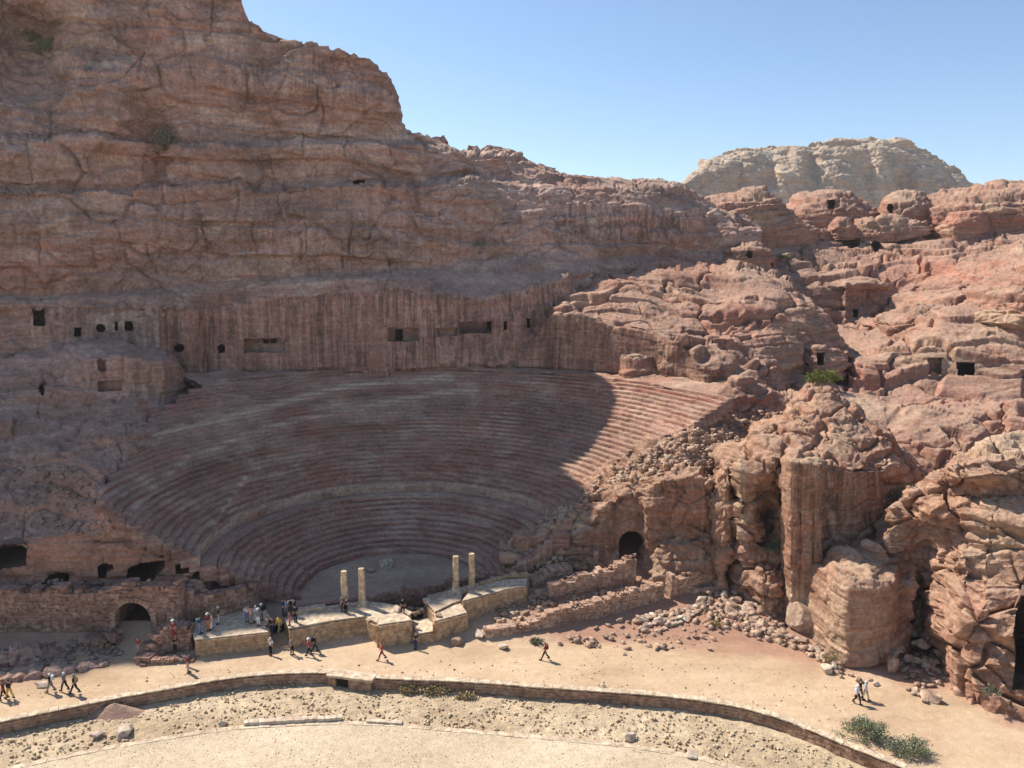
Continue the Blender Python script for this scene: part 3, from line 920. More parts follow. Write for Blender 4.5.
dm_paint = [('flat',[(512,366),(548,316),(575,310),(610,324),(662,332),(690,352),(706,384),(652,376),(560,370)],.88),
            ('streak',[(508,368),(546,312),(575,304),(610,318),(662,326),(686,334),(735,376),(735,390),(652,380),(560,374)],1.),
            ('red',(700,270,40,12),.4),('red',(610,335,60,18),.25),('red',(740,330,40,30),.3),('pale',(575,297,20,8),.45),('pale',(650,290,50,14),.2),('pale',(660,334,14,4),.5)]
dome5, PD = mass('rock_dome', 'red layered dome with a smooth carved face beside the top seats', 500, 862, dm_rows, M_HILL,
     dict(big=1.8, bigs=13, mid=.22, net=1.2, nets=16, netstep=.8, grain=.06, saw=.4, facet=.14, facets=4, h=1.7, strat=.28, groove=.55, thin=.15, jw=10, jthr=.6, crack=.4, blocks=.2, lump=0, tafoni=.25, dip=.06, fine=.12, ridge=.08, jang=.3),
     step=1.0, vstep=1.0, back=(16, 14), skirt=6, smooth=1, seed=61, paint=dm_paint, sides=(6, 6),
     bumps=[(612,300,22,10,-1.5),(575,297,20,8,-1.2),(660,275,30,12,-2),(712,300,20,30,2.0),(672,350,10,16,-1.2),(605,355,3,20,.4)])
# lower cut block and tomb at the foot of the dome
dome('cut_block', 'square-cut block standing out from the foot of the carved face', [(624,377),(640,378),(657,379)], [(624,353),(640,352.5),(657,354)], 108.6, 110.2,
     seed=64, opts=dict(big=.2, mid=.15, strat=.15, groove=.2, crack=.2, blocks=.1), bulge=.3, paint=[('streak',(640,365,30,30),.5),('pale',(640,354,18,4),.6)], sides=(3, 3), back=(4, 1), smooth=1)
dome('cut_block', 'tall square-cut rock shoulder at the right end of the carved face', [(657,380),(690,386),(704,387)], [(657,335),(670,333.5),(684,337),(695,348),(704,358)], 107.2, 110,
     seed=65, opts=dict(big=.2, mid=.15, strat=.12, groove=.15, crack=.2, blocks=.1), bulge=.3, paint=[('streak',(680,360,40,40),.7),('pale',(672,335,18,4),.5)], sides=(3, 3), back=(6, 3), smooth=1)
dome('tomb_block', 'low square tomb with a dark doorway at the foot of the red dome', [(806,372),(822,372),(836,370),(850,366)], [(806,346),(818,344),(836,345),(846,347),(850,354)], 115.2, 117.6,
     seed=66, skirt=1.5, opts=dict(HO, big=.3, mid=.2, lump=0, strat=.3), bulge=.3, holes=[H(820.5,359,6.5,12,'rect',4)], sides=(3, 4))
# end of the upper seats, cut off as a dark cliff
dome('rock_shelf', 'dark undercut rock shelf at the right end of the seats', [(636,450),(664,446),(690,440),(715,432),(740,424),(770,414),(792,406)],
     [(636,440),(650,434),(664,428),(680,420),(697,410),(711,398),(722,388),(735,380),(750,380),(765,386),(780,394),(792,403)], (87.5, 96), (90.5, 101), seed=67,
     opts=dict(HO, big=.6, lump=.25), bulge=.3, holes=[H(664,430,8,6,'blob',4,name='cave_mouth'), H(685,430.5,7,6,'blob',4,name='cave_mouth')], sides=(3, 3), back=(8, 2), smooth=2)

# ------------------------------------------------------------------ rubble slope above the arched cave
sc_rows = [
 [(500,570,79),(545,548,80.5),(571,525,82.6),(600,500,84.4),(622,489,83.6),(650,482,82.1),(700,475,81.8),(745,470,84),(820,465,90)],
 [(500,560,79.5),(540,537,81),(560,522,82.2),(600,490,84.6),(622,479,83.8),(650,473,82.3),(700,467,82),(745,462,84.5),(820,450,91)],
 [(500,545,81),(540,530,82),(565,508,84),(600,475,87.3),(620,463,86.8),(650,453,86),(700,446,85.4),(745,430,90),(820,418,97)],
 [(500,542,83),(540,526,83.5),(565,502,86),(600,466,89.8),(630,450,89.8),(660,438,89),(700,429,88.4),(745,408,96),(820,398,101.5)],
 [(500,541,86),(540,524,86),(565,499,88),(602,462,92.5),(632,446,93),(660,434,92),(700,420,92),(745,398,100),(820,388,106)],
]
scree, PS = mass('rubble_slope', 'sunlit slope of broken stone above the arched cave', 500, 820, sc_rows, M_TAN,
     dict(big=.7, bigs=6, mid=.55, h=1.2, strat=.3, groove=.25, lump=.35, lumps=2.2, fine=.3, ridge=.3), step=1.2, back=(10, 6), skirt=1.2, seed=71, smooth=2, sides=(0, 0),
     paint=[('red',(590,470,30,12),.4),('pale',(560,515,30,20),.5)])

# ------------------------------------------------------------------ rock with the arched cave
ar_rows = [
 [(516,592,77.5),(546,583,79),(571,568,80.2),(600,570,80),(618,570,80),(643,574,79.5),(652,586,77.5),(690,586,76.5),(712,580,76.5),(722,575,77.5),(752,580,79)],
 [(516,588,77.8),(546,572,79.3),(571,556,80.6),(600,550,80.5),(618,552,80.5),(643,550,80),(651,545,78.7),(690,542,78),(712,540,78),(722,536,79),(752,540,80)],
 [(516,582,78.2),(546,560,79.8),(571,545,81.1),(590,526,81.4),(598,512,81.6),(625,494,81.4),(644,489,80.8),(651,484,79.5),(665,481,79),(700,477,79),(712,482,79.2),(722,492,80),(752,500,81)],
 [(516,577,78.8),(540,552,80.2),(560,536,81.2),(572,526,82),(590,515,82.6),(600,503,83),(622,486,82.5),(644,483,81.6),(655,479,80.2),(680,475,80),(700,473,80),(712,478,80.3),(722,488,81),(752,495,82.5)],
 [(516,570,79.6),(535,548,80.6),(550,532,81.6),(572,510,83.8),(605,488,84.8),(621,479,83.6),(650,474,82),(665,470,81.4),(700,468,81.4),(712,473,81.4),(722,484,82.2),(752,490,84)],
]
arr, PA = mass('rock_outcrop', 'sandstone rock with a dark arched cave mouth right of the stage', 516, 752, ar_rows, M_TAN,
     dict(big=.6, bigs=8, mid=.3, h=1.8, strat=.3, groove=.32, thin=.16, jw=5, jthr=.6, crack=.4, net=.4, nets=4.5, netstep=.5, facet=.35, facets=2.6, saw=.35, grain=.07, tafoni=.2, ridge=.15), step=1.05, vstep=1.05, back=(5, 3), skirt=5, seed=73, smooth=1,
     holes=[H(631.5,551,26,40,'arch',14,name='arched_doorway',lift=.9)], sides=(4, 4),
     paint=[('flat',[(580,566),(585,545),(602,518),(625,500),(640,496),(644,572)],.6),('streak',[(600,566),(600,515),(625,494),(650,486),(712,478),(712,540),(650,560)],.5),
            ('flat',[(656,540),(656,496),(700,490),(708,496),(708,538)],.35),('pale',(565,525,24,18),.6),('red',(690,500,30,30),.35)],
     bumps=[(645,520,5,30,-1.2),(631,545,20,30,.8)])
dome('rock_block', 'square rubble-topped block in front of the cave rock', [(650,588),(660,590),(690,586),(722,580)], [(650,545),(655,536),(680,531),(705,533),(722,540)], (75.8, 76.2), 79,
     mat=M_TAN, seed=74, opts=dict(big=.3, mid=.25, lump=.1, lumps=2, strat=.2, fine=.25, ridge=.3), bulge=.9, back=(5, 1), sides=(4, 3), smooth=1, paint=[('pale',(685,534,30,6),.4)])
dome('rock_pillar', 'ragged upright rib of rock beside the deep cleft', [(709,576),(725,576),(741,580)], [(709,482),(714,470),(722,460),(732,452),(738,456),(741,470)], 75.6, 79.5,
     mat=M_TAN, seed=75, opts=dict(big=.7, bigs=5, mid=.5, lump=.14, lumps=3, strat=.4, fine=.3), bulge=.9, back=(8, 3), sides=(5, 2), smooth=1)

# ------------------------------------------------------------------ tall outcrop with the carved pilaster
ou_rows = [
 [(740,600,75),(752,606,73.5),(786,614,71.5),(800,612,71.5),(830,612,70.5),(860,600,71),(905,590,74),(922,585,78)],
 [(740,556,75),(752,552,74),(775,556,74),(786,560,74),(800,572,72),(830,574,71.5),(860,565,72),(905,550,76),(922,545,80)],
 [(740,505,75),(752,505,75),(770,512,76.5),(784,508,76),(788,503,74),(791,500,71),(822,500,71),(827,500,71.2),(829,500,73.6),(860,505,74),(890,505,77),(922,505,82)],
 [(740,470,75.5),(760,476,75),(784,470,75),(788,466,74),(791,464,71.3),(826,468,71.3),(829,468,73.7),(855,472,74),(893,470,77.5),(922,480,84)],
 [(740,458,77),(760,458,76.4),(784,460,75.5),(788,459.5,75),(791,459.5,72.2),(826,463,72.2),(832,464,74.2),(855,466,74.5),(893,463,78),(922,477,85)],
 [(740,452,79),(760,444,78.5),(791,446,77.5),(826,446,77.5),(855,448,78.5),(893,452,81),(922,475,86)],
 [(740,446,82),(755,432,82),(780,422,82.5),(793,416,83),(815,412,84),(840,418,84),(861,424,84),(890,440,84),(922,474,88)],
 [(740,444,85),(748,432,86),(755,425,86),(780,414,87),(788,404,88),(793,399,89),(803,390,90),(815,387,90),(832,389,90),(840,403,89),(861,413,89),(875,424,88),(890,435,88),(900,455,88),(908,468,89),(922,473,90)],
]
out2, PO = mass('rock_outcrop', 'tall tan outcrop with a carved pilaster in its shaded face', 740, 922, ou_rows, M_TAN,
     dict(big=.8, bigs=9, mid=.22, net=.9, nets=7, netstep=.6, saw=.25, facet=.28, facets=4, grain=.06,  h=2.4, strat=.3, groove=.3, thin=.12, jw=6, jthr=.6, crack=.45, lump=0, tafoni=.25, dip=.05, ridge=.15), step=.85, vstep=.85, back=(10, 8), skirt=5, seed=81, smooth=0,
     paint=[('streak',[(789,600),(789,460),(829,463),(895,464),(900,540),(840,580)],1.0),('flat',[(790,575),(790,462),(827,466),(827,575)],.75),('flat',[(829,570),(829,470),(888,470),(888,550)],.8),
            ('pale',[(784,462),(784,456),(822,460),(822,466)],.6),('red',(800,420,50,22),.5),('red',(865,455,36,14),.45),('red',(760,445,24,14),.3),('pale',(800,590,40,16),.35),('pale',(742,500,5,60),.5)],
     bumps=[(766,528,14,30,3.2),(770,470,22,10,-.6),(785,520,3,60,1.2),(808,520,4,50,.5)], sides=(7, 5))
mass('rock_pillar', 'tall carved pilaster standing out from the face of the tall outcrop', 791, 822,
     [[(791,606,70.4),(822,606,70.2)], [(791,580,70.6),(822,580,70.4)], [(791,540,70.7),(822,541,70.5)], [(791,500,70.9),(822,502,70.7)], [(791,462,71.1),(822,466,70.9)], [(791,459,71.6),(822,463,71.4)], [(791,457,73.5),(822,461,73.5)]],
     M_TAN, dict(big=.12, bigs=5, mid=.14, h=2.2, strat=.1, groove=.14, thin=.05, jw=9, jthr=.8, crack=.2, blocks=.05, tafoni=.15, facet=.1, facets=2.5, fine=.1, grain=.05, ridge=.08, flare=0), step=.8, vstep=.9, back=(2, .3), skirt=2, seed=83, smooth=0, sides=(3, 3),
     paint=[('streak',[(789,600),(789,456),(828,460),(828,600)],.9),('pale',(800,592,30,14),.4)],
     bumps=[(800,520,1.6,70,.35),(813,520,1.6,70,.35)])
dome('rock_block', 'low layered block at the foot of the tall outcrop', [(749,602),(765,610),(790,612)], [(749,563),(756,556),(770,555),(782,558),(790,566)], 71.0, 75,
     mat=M_TAN, seed=82, opts=dict(big=.5, mid=.3, h=1.4, strat=.4, groove=.4, lump=.25, lumps=2.5), bulge=.9, back=(5, 2), sides=(5, 3), smooth=1)

# ------------------------------------------------------------------ big foreground rocks at the right
fr_rows = [
 [(846,650,65.5),(880,648,66),(900,656,66),(912,652,66.4),(928,645,66.4),(940,652,63.8),(945,692,59.6),(968,711,57),(1000,722,55.3),(1024,731,54.2),(1160,750,52)],
 [(846,620,66),(880,620,66.5),(900,622,67.5),(912,615,67.3),(928,612,67.3),(940,625,64.6),(946,645,61),(968,668,58),(1000,668,57.2),(1024,676,56.5),(1160,690,54)],
 [(846,600,67),(880,600,67.5),(900,598,68.5),(925,596,69),(942,608,66),(950,632,61.5),(968,648,58.6),(1000,650,58),(1024,658,57.3),(1160,665,54.5)],
 [(846,570,68),(880,564,68.5),(900,560,69),(925,556,69),(945,565,66.5),(958,585,62.6),(985,598,60.5),(1024,598,60),(1160,600,57)],
 [(846,560,69),(860,556,69.5),(875,543,69.8),(890,530,69.8),(905,520,69.5),(925,514,68.5),(945,520,66.8),(965,526,65),(985,524,64),(1024,524,63),(1160,525,60)],
 [(846,557,70),(860,553.5,70.5),(873,539.5,70.8),(887,517.5,70.8),(900,502,70.5),(911,495,70),(932,489,69.5),(945,488,69),(965,488,67.5),(985,486,66.5),(1024,490,66),(1160,490,63)],
 [(846,556,71),(860,553,71.5),(873,538,72),(887,516,72),(900,500.5,72),(911,493,71.5),(932,483,70.5),(940,472,69),(950,464,68),(965,460,67.4),(985,456,66.8),(1013,456,67),(1024,460,67),(1160,455,64)],
 [(846,555.5,72),(860,552.6,73),(873,537,73.5),(887,515.4,74),(900,499.6,74),(911,491.6,74),(925,486,74),(932,480,73),(939,469,72.5),(945,463,72.5),(955,453,72.5),(964,447,72.5),(975,442,72.5),(986,439,72.5),(1013,437.4,73),(1024,438,73),(1160,425,72)],
]
fr, PF = mass('rock_outcrop', 'massive weathered tan rock filling the right foreground', 846, 1160, fr_rows, M_TAN,
     dict(big=1.1, bigs=9, mid=.25, net=1.0, nets=6.5, netstep=1.0, saw=.35, facet=.42, facets=4.2, grain=.06,  h=2.0, strat=.28, groove=.25, thin=.13, jw=7, jthr=.65, crack=.4, lump=0, tafoni=.35, dip=.04, fine=.13, ridge=.08), step=.85, vstep=.85, back=(12, 10), skirt=4, seed=91, smooth=1,
     holes=[dict(poly=[(1012,690),(1060,690),(1060,604),(1022,600),(1016,612),(1013,635),(1016,655)],depth=6,name='cave_mouth',lift=2.2)],
     paint=[('red',(945,505,36,14),.35),('pale',(985,540,22,40),.35),('pale',(1000,445,40,10),.6),('red',(905,520,20,30),.25),('pale',(895,535,12,24),.3),('streak',(985,650,60,60),.2)],
     bumps=[(925,600,16,34,1.6),(962,478,18,9,-1.6),(1000,475,30,10,-1.8),(985,497,40,5,1.2),(938,510,14,14,-.8),(915,570,12,20,1.0),(975,620,18,20,-1.0),(958,562,8,18,-.9)], sides=(3, 0))
bl_rows = [
 [(824,655,66.5),(830,662,64.6),(846,664,63),(870,662,63.3),(905,660,64.5),(914,655,67)],
 [(824,612,67),(832,612,65),(847,612,63.5),(870,614,63.7),(896,614,64.5),(906,614,66)],
 [(826,572,68),(834,570,66),(847,587,64),(870,588,64),(894,588,64.5),(904,590,66.5)],
 [(827,566,69),(834,563,67.2),(848,581,64.6),(870,581,64.6),(895,581,65),(904,584,67)],
 [(827,563,71),(834,560,70),(848,565,67.5),(870,565,67),(897,568,67.5),(905,575,69)],
 [(827,562,73),(834,558.5,72),(848,555,71),(860,552.5,71),(880,556,70),(905,560,70.5)],
]
bl, PB = mass('rock_block', 'square layered rock block jutting over the path at the right', 824, 914, bl_rows, M_TAN,
     dict(big=.15, bigs=6, mid=.1, h=1.7, strat=.16, groove=.3, thin=.1, jw=4.5, jthr=.6, crack=.3, facet=.16, facets=3, saw=.15, grain=.05, tafoni=.2, dip=-.02, ridge=.08), step=.8, vstep=.9, back=(4, 3), skirt=3, seed=93, smooth=1,
     paint=[('flat',[(851,652),(851,590),(896,592),(900,648)],.7),('pale',(838,620,12,50),.4),('pale',(865,560,40,9),.55)], sides=(6, 3))
dome('rock_block', 'layered rock ledge at the foot of the foreground rock', [(942,694),(960,708),(985,718),(1024,730),(1080,738)],
     [(942,672),(950,660),(968,664),(985,676),(1005,684),(1024,690),(1080,700)], (59.8, 53.5), (62, 56.5), mat=M_TAN, seed=95, opts=dict(big=.5, mid=.35, h=1.2, strat=.4, groove=.45, lump=.3, lumps=2.6), bulge=.9, back=(5, 2), sides=(3, 3), smooth=1)

# ------------------------------------------------------------------ rock slopes left of the seats
sl_rows = [
 [(-420,690,67),(0,640,69.5),(100,640,69.5),(150,640,70),(200,636,70.5),(245,628,74.5),(290,618,77)],
 [(-420,610,68.5),(0,594,70),(60,588,70),(100,589,70),(150,593,70.2),(200,594,71),(245,600,76),(290,610,80)],
 [(-420,590,69.5),(0,572,71),(60,574,71),(100,577,70.6),(150,577,70.4),(200,580,71),(235,586,77),(290,606,84)],
 [(-420,560,70.6),(0,545,72),(60,540,72),(100,545,71.8),(130,550,71.3),(165,556,70.9),(190,566,71.3),(235,580,80),(290,602,88)],
 [(-420,545,71.2),(0,538,72.8),(40,531,72.6),(75,531,72.4),(110,538,72.3),(135,543,71.8),(165,552,71.6),(190,563,72),(235,577,82),(290,598,90)],
 [(-420,505,76),(0,522,75),(50,521,75),(100,519,72.6),(125,524,71.4),(150,537,71.2),(190,555,74.5),(235,574,86),(290,594,94)],
 [(-420,460,82),(0,470,83),(50,470,83),(100,484,77.0),(125,496,76.2),(150,512,79.5),(200,545,91),(235,564,96),(290,585,102)],
 [(-420,425,88),(0,446,88),(60,450,87),(100,460,83),(130,468,82.2),(150,488,86.5),(200,520,100),(290,560,112)],
 [(-420,400,93),(0,425,93),(60,428,92.5),(110,432,88.8),(140,442,88),(158,450,89),(200,475,106),(290,520,120)],
 [(-420,380,98),(0,405,97.5),(60,405,97.8),(110,399,99),(165,398,100),(200,410,109),(290,450,124)],
 [(-420,362,101),(0,388,100.5),(60,380,100.5),(80,361,100.2),(120,358,100.6),(164,359,101.2),(200,386,113),(290,400,126)],
 [(-420,345,103),(0,362,105),(60,353,105),(80,350,104.6),(120,346,106),(164,352,109),(200,383,117),(290,390,128)],
 [(-420,336,105),(0,352,108.5),(60,344,110.5),(100,338,112),(150,341,113),(170,352,115),(200,382,120),(290,388,130)],
]
sl_holes = [dict(poly=[(108,645),(161,645),(161,600),(150,592),(120,592),(108,600)], cut_only=True, thick=6), dict(poly=[(-20,572),(26,566),(27,549),(22,545),(4,546),(-20,555)],depth=7,name='cave_mouth'), dict(poly=[(40,586),(68,587),(70,574),(62,572),(50,574)],depth=6,name='cave_mouth'),
            dict(poly=[(99,578),(106,579),(107,572),(114,569),(113,565),(106,563),(99,565),(97,569)],depth=6,name='cave_mouth'),
            dict(poly=[(126,584),(138,588),(150,586),(156,576),(165,568),(165,560),(150,562),(140,563),(128,568)],depth=8,name='cave_mouth'),
            dict(poly=[(176,574),(190,573),(190,564),(184,562),(175,565)],depth=5,name='cave_mouth'),
            H(12.5,351,15,12,'blob',6), H(102,365,8.5,12,'rect',.8,name='niche',mat=M_CLIFF), H(110,386,24,11,'rect',1.0,name='niche',mat=M_CLIFF), H(42,390,6,12,'blob',2,name='hollow')]
slope, PL = mass('rock_slope', 'shaded rock slope with cave mouths left of the seating', -420, 290, sl_rows, M_SLOPE,
     dict(big=.8, bigs=8, mid=.5, h=1.5, strat=.36, groove=.4, thin=.18, jw=6, jthr=.6, crack=.35, saw=.35, facet=.2, facets=3.5, net=.3, nets=8, netstep=.5, grain=.06, dip=.02, fine=.10), step=1.25, back=(3, 3), skirt=3, seed=101, smooth=1,
     holes=sl_holes, sides=(0, 0),
     paint=[('pale',[(0,548),(0,532),(75,526),(125,538),(125,572),(0,570)],.25),('red',[(0,566),(0,538),(75,533),(175,552),(180,580),(0,580)],.75),('flat',[(20,576),(22,536),(75,534),(95,545),(95,572)],.5),
            ('red',(90,480,150,70),.35),('red',(15,428,40,12),.7),('red',(160,372,110,16),.35),('streak',[(80,396),(80,360),(165,360),(200,386),(165,400)],.7),('flat',[(84,394),(84,362),(163,362),(163,392)],.75),
            ('pale',(130,435,30,8),.4),('pale',(20,640,10,5),.3)])
dome('rock_knob', 'large rounded boulder on the shaded left slope', [(10,462),(40,464),(70,462)], [(10,455),(18,447),(35,443),(55,444),(66,450),(70,458)], 84.5, 87.5, mat=M_SLOPE, seed=104,
     opts=dict(big=.5, mid=.2, strat=.15, lump=.1), back=(4, 2), skirt=2)
dome('rock_ledge', 'low dark rock step along the left side of the path', [(-80,700),(0,687),(50,681),(86,674),(101,668)], [(-80,690),(0,680),(30,674.5),(60,671.5),(86,667),(101,666)], (58.3, 62.8), (58.5, 62.95),
     mat=M_SLOPE, seed=105, opts=dict(big=.12, mid=.12, h=.6, strat=.12, groove=.1, thin=.06, facet=.22, facets=1.1, crack=.2, blocks=.1, fine=.1), back=(1.5, .2), skirt=1, bulge=.4, sides=(1, 1), smooth=1)
dome('rock_ledge', 'broken layered rock outcrop at the left edge of the path', [(-60,672),(5,669),(25,668),(45,664),(52,660)], [(-60,660),(0,654),(12,648),(30,646.5),(44,650),(50,656),(52,659)], (61.2, 64.0), (62.4, 64.9),
     mat=M_SLOPE, seed=106, opts=dict(big=.2, mid=.2, h=.6, strat=.25, groove=.25, facet=.35, facets=1.0, fine=.15), back=(2, 1), skirt=1, bulge=.6, sides=(1, 1), smooth=1)
# ------------------------------------------------------------------ the rock-cut seating
CX, CY = -12.7, 77.9
theatre = tag(empty('theatre_seating', (CX, CY, 1.0)), 'huge half-round bank of worn rock-cut seat rows', 'amphitheatre')


def row_z(r):
    return np.where(r < 17.4, 1.0 + (r - 9.3) * .565, 5.55 + (r - 17.4) * .565)


radii = list(np.linspace(9.6, 17.0, 11)) + [17.4 + 1.5 + .735 * k for k in range(30)]
radii.append(41.6)


def seat_row(k, r0, r1, z0, z1, name='seat_row'):
    """one tier: upright face from z0 to z1 at r0, then the tread back to r1"""
    A0 = R(float(np.interp(r0, [9, 12, 15.8, 18.3, 22, 25.2, 30, 33, 35.5, 41], [-6, 0, 6, 11, 19, 23.5, 24, 20, 17.5, 18])))
    A1 = R(float(np.interp(r0, [9, 17, 20, 23.2, 27.6, 28.4, 29.3, 31, 34.5, 37.7, 41], [199, 200, 199, 195, 190, 186, 176, 165, 155, 144, 132]))+ 1.6 * float(h1(np.array([float(k)]), 5)[0]))
    n = int((A1 - A0) * r0 / .28)
    a = np.linspace(A0, A1, n)
    ca, sa = np.cos(a), np.sin(a)
    base = np.stack([CX + r0 * ca, CY + r0 * sa, np.full(n, z1)], -1)
    wear = fbm(base / np.array([3.5, 3.5, 1.2]), 3, 300)
    ero = sst(.08, .5, wear) * .9
    # the upper left part is worn away to a slope
    up = np.clip((r0 - 27) / 9, 0, 1) * sst(R(85), R(140), a)
    up = np.maximum(up, .8 * sst(30, 38, r0 + 5 * fbm(base / 9., 2, 77)) * sst(R(62), R(100), a))
    up = np.maximum(up, .55 * sst(24, 30, r0) * sst(R(160), R(180), a))
    ero = np.maximum(ero, up * (.45 + .75 * np.clip(fbm(base / 2.5, 2, 78) + .4, 0, 1)))
    h = z1 - z0
    prof = []
    jit = fbm(base / .8, 3, 301) * .10
    lo = fbm(base / 6., 2, 303) * .12
    br = (fbm(np.stack([a * r0 / 1.6, np.full(n, k * 3.1), np.zeros(n)], -1), 2, 305))
    chip = sst(.15, .4, br) * .32
    e = ero
    e = np.clip(e, 0, 1)
    f1 = jit + chip
    depth = r1 - r0
    tops = z1 + lo
    steps = [(r0 + f1 * .3 + .02, z0 - .5), (r0 + f1 * .8 - .02, z0 + (tops - z0) * .5), (r0 + f1, tops - .06), (r0 + f1 + .09, tops),
             (r0 + depth * .55 + f1 * .3, tops + jit * .3), (r1 + .25, z1 + lo * .8 - .04)]
    rough = .20 * fbm(base / 1.3, 3, 306 + k)
    prof = []
    for q_, (a_, b_) in enumerate(steps):
        t_ = (0, .2, .4, .5, .75, 1.)[q_]
        prof.append((a_ * (1 - e) + e * (r0 + depth * t_), b_ * (1 - e) + e * (z0 + h * t_ + rough + lo - (.5 if q_ == 0 else 0))))
    rows = []
    for rr, zz in prof:
        rr = rr + 0 * ca
        p = np.stack([CX + rr * ca, CY + rr * sa, zz + 0 * ca], -1)
        rows.append(p)
    # end faces, turned down into the rock
    P = np.array(rows)                         # (6, n, 3)
    e0, e1 = P[:, :1].copy(), P[:, -1:].copy()
    e0[..., 2] -= 1.6; e1[..., 2] -= 1.6
    P = np.concatenate([e0, P, e1], 1)
    nv, nu = P.shape[:2]
    V = P.reshape(-1, 3)
    br2 = np.concatenate([[0], sst(.15, .5, fbm(base / 5., 3, 310)), [0]])
    rd = np.concatenate([[0], sst(.1, .45, fbm(np.stack([a * 3, np.full(n, k * .9), np.zeros(n)], -1), 3, 320)), [0]])
    V = np.asarray(V)
    # pale cracked bed of rock crossing the upper seats
    bx, by = pix(base)
    line = np.zeros(n)
    for pl, wdt in ((((90, 455), (130, 447), (160, 432), (210, 421), (260, 408), (300, 396), (345, 385), (450, 376)), 3.2), (((205, 452), (240, 436), (290, 420), (330, 413), (400, 398), (470, 388)), 2.5), (((190, 455), (150, 490), (135, 510)), 2.2), (((250, 470), (215, 520), (195, 545)), 1.6)):
        for (xa, ya), (xb, yb) in zip(pl[:-1], pl[1:]):
            t_ = np.clip(((bx - xa) * (xb - xa) + (by - ya) * (yb - ya)) / ((xb - xa) ** 2 + (yb - ya) ** 2), 0, 1)
            dd = np.hypot(bx - xa - t_ * (xb - xa), by - ya - t_ * (yb - ya))
            line = np.maximum(line, np.exp(-(dd / (wdt * (1 + .6 * wear))) ** 2))
    line = np.concatenate([[0], line, [0]])
    # ring 3 - 4 is the paler nosing, light on the edges painted in
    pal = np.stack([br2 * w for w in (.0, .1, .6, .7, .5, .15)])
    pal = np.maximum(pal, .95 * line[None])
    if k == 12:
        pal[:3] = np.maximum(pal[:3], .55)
    rdd = np.stack([rd * w for w in (.4, .4, .25, .1, .1, .2)])  # risers redder, their shade put into the colour
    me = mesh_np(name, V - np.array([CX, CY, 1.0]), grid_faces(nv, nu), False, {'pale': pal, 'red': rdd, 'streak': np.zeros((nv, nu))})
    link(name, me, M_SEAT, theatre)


zprev = 1.0
for k in range(11):
    r1 = radii[k + 1] if k < 10 else 17.2
    z1 = float(row_z(radii[k])) + .42
    seat_row(k, radii[k], r1, zprev, z1)
    zprev = z1
# gangway and its parapet between lower and upper seats
seat_row(50, 17.2, 17.4 + 1.55, zprev, zprev + .1, 'gangway')
zprev += .1
for k in range(30):
    r0 = radii[11 + k]
    z1 = 5.55 + (r0 + .735 - 17.4) * .565 + .35
    if k == 0:
        z1 = zprev + 1.25
    z1 = max(z1, zprev + .25)
    seat_row(k + 12, r0, r0 + .735, zprev, z1)
    zprev = z1
# worn bedrock between the last row and the carved wall
n_a = 620
aa = np.linspace(R(22), R(138), n_a)
rr = np.linspace(40.0, 47.5, 50)
AA, RR = np.meshgrid(aa, rr, indexing='ij')
zt = zprev - .25 + (RR - 41) * .07 + 0 * AA
Pm = np.stack([CX + RR * np.cos(AA), CY + RR * np.sin(AA), zt], -1)
Pm[..., 2] += .55 * fbm(Pm / 5., 4, 340) + .35 * (np.floor(2.2 * fbm(Pm / np.array([9, 9, 3.]), 3, 345)) / 2.2)
drop = sst(R(12), R(4), AA) if False else 0
Pm[..., 2] -= 1.5 * sst(R(26), R(20), AA)
att = {'pale': .8 * sst(.15, .45, fbm(Pm / 4., 3, 350)), 'red': .3 * sst(.2, .5, fbm(Pm / 6., 3, 351)), 'streak': np.zeros(AA.shape)}
me = mesh_np('upper_walk', Pm.reshape(-1, 3) - np.array([CX, CY, 1.0]), grid_faces(n_a, len(rr)), False, att)
link('upper_walk', me, M_SEAT, theatre)

# radial stairways worn into the seats
for ang in (62, 92, 124, 152):
    a = R(ang)
    mbs = MB()
    for k in range(11, 40):
        r0 = radii[k]
        zt = 5.55 + (r0 - 17.4) * .565 + .35
        mbs.box(((r0 - .12) * math.cos(a), (r0 - .12) * math.sin(a), zt - .36 - 1.0), (.5, .95, .34), a, .06)
    mbs.build('stairway', M_SEAT, theatre)

# flat floor of the orchestra
M_ORCH = soil_mat('trodden sand', (.31, .212, .145), (.39, .268, .185), (.45, .325, .228), pebble=.3)
na, nr = 120, 40
Af, Rf = np.meshgrid(np.linspace(0, 2 * math.pi, na), np.linspace(.01, 12.5, nr), indexing='ij')
Pf = np.stack([CX + Rf * np.cos(Af), CY + Rf * np.sin(Af) - 1.5, 1.0 + 0 * Af], -1)
Pf[..., 2] += .08 * fbm(Pf / 2., 3, 360) + .05 * fbm(Pf / .6, 2, 361)
Pf[..., 1] = np.maximum(Pf[..., 1], 70.0 + .45 * (Pf[..., 0] + 20.6))
tag(link('orchestra_floor', mesh_np('orchestra_floor', Pf.reshape(-1, 3), grid_faces(na, nr), True), M_ORCH), 'flat grey sand floor in front of the lowest seats', None, None, 'structure')

# ------------------------------------------------------------------ ground, path, stream bed, terrace
M_PATH = soil_mat('sandy path', (.43, .285, .175), (.53, .37, .23), (.60, .435, .28), pebble=.3, red=(.36, .185, .125), grit=.28)
M_WADI = soil_mat('stream gravel', (.42, .305, .19), (.51, .385, .245), (.58, .45, .295), pebble=.7, grit=.6)
M_TERR = soil_mat('terrace sand', (.50, .385, .255), (.56, .44, .295), (.62, .50, .345), pebble=.6, grit=.4)
M_EARTH = soil_mat('red earth', (.30, .175, .125), (.36, .22, .16), (.42, .27, .19), pebble=.5)
M_FAR = soil_mat('desert ground', (.36, .25, .17), (.42, .30, .21), (.48, .35, .25), pebble=.3)

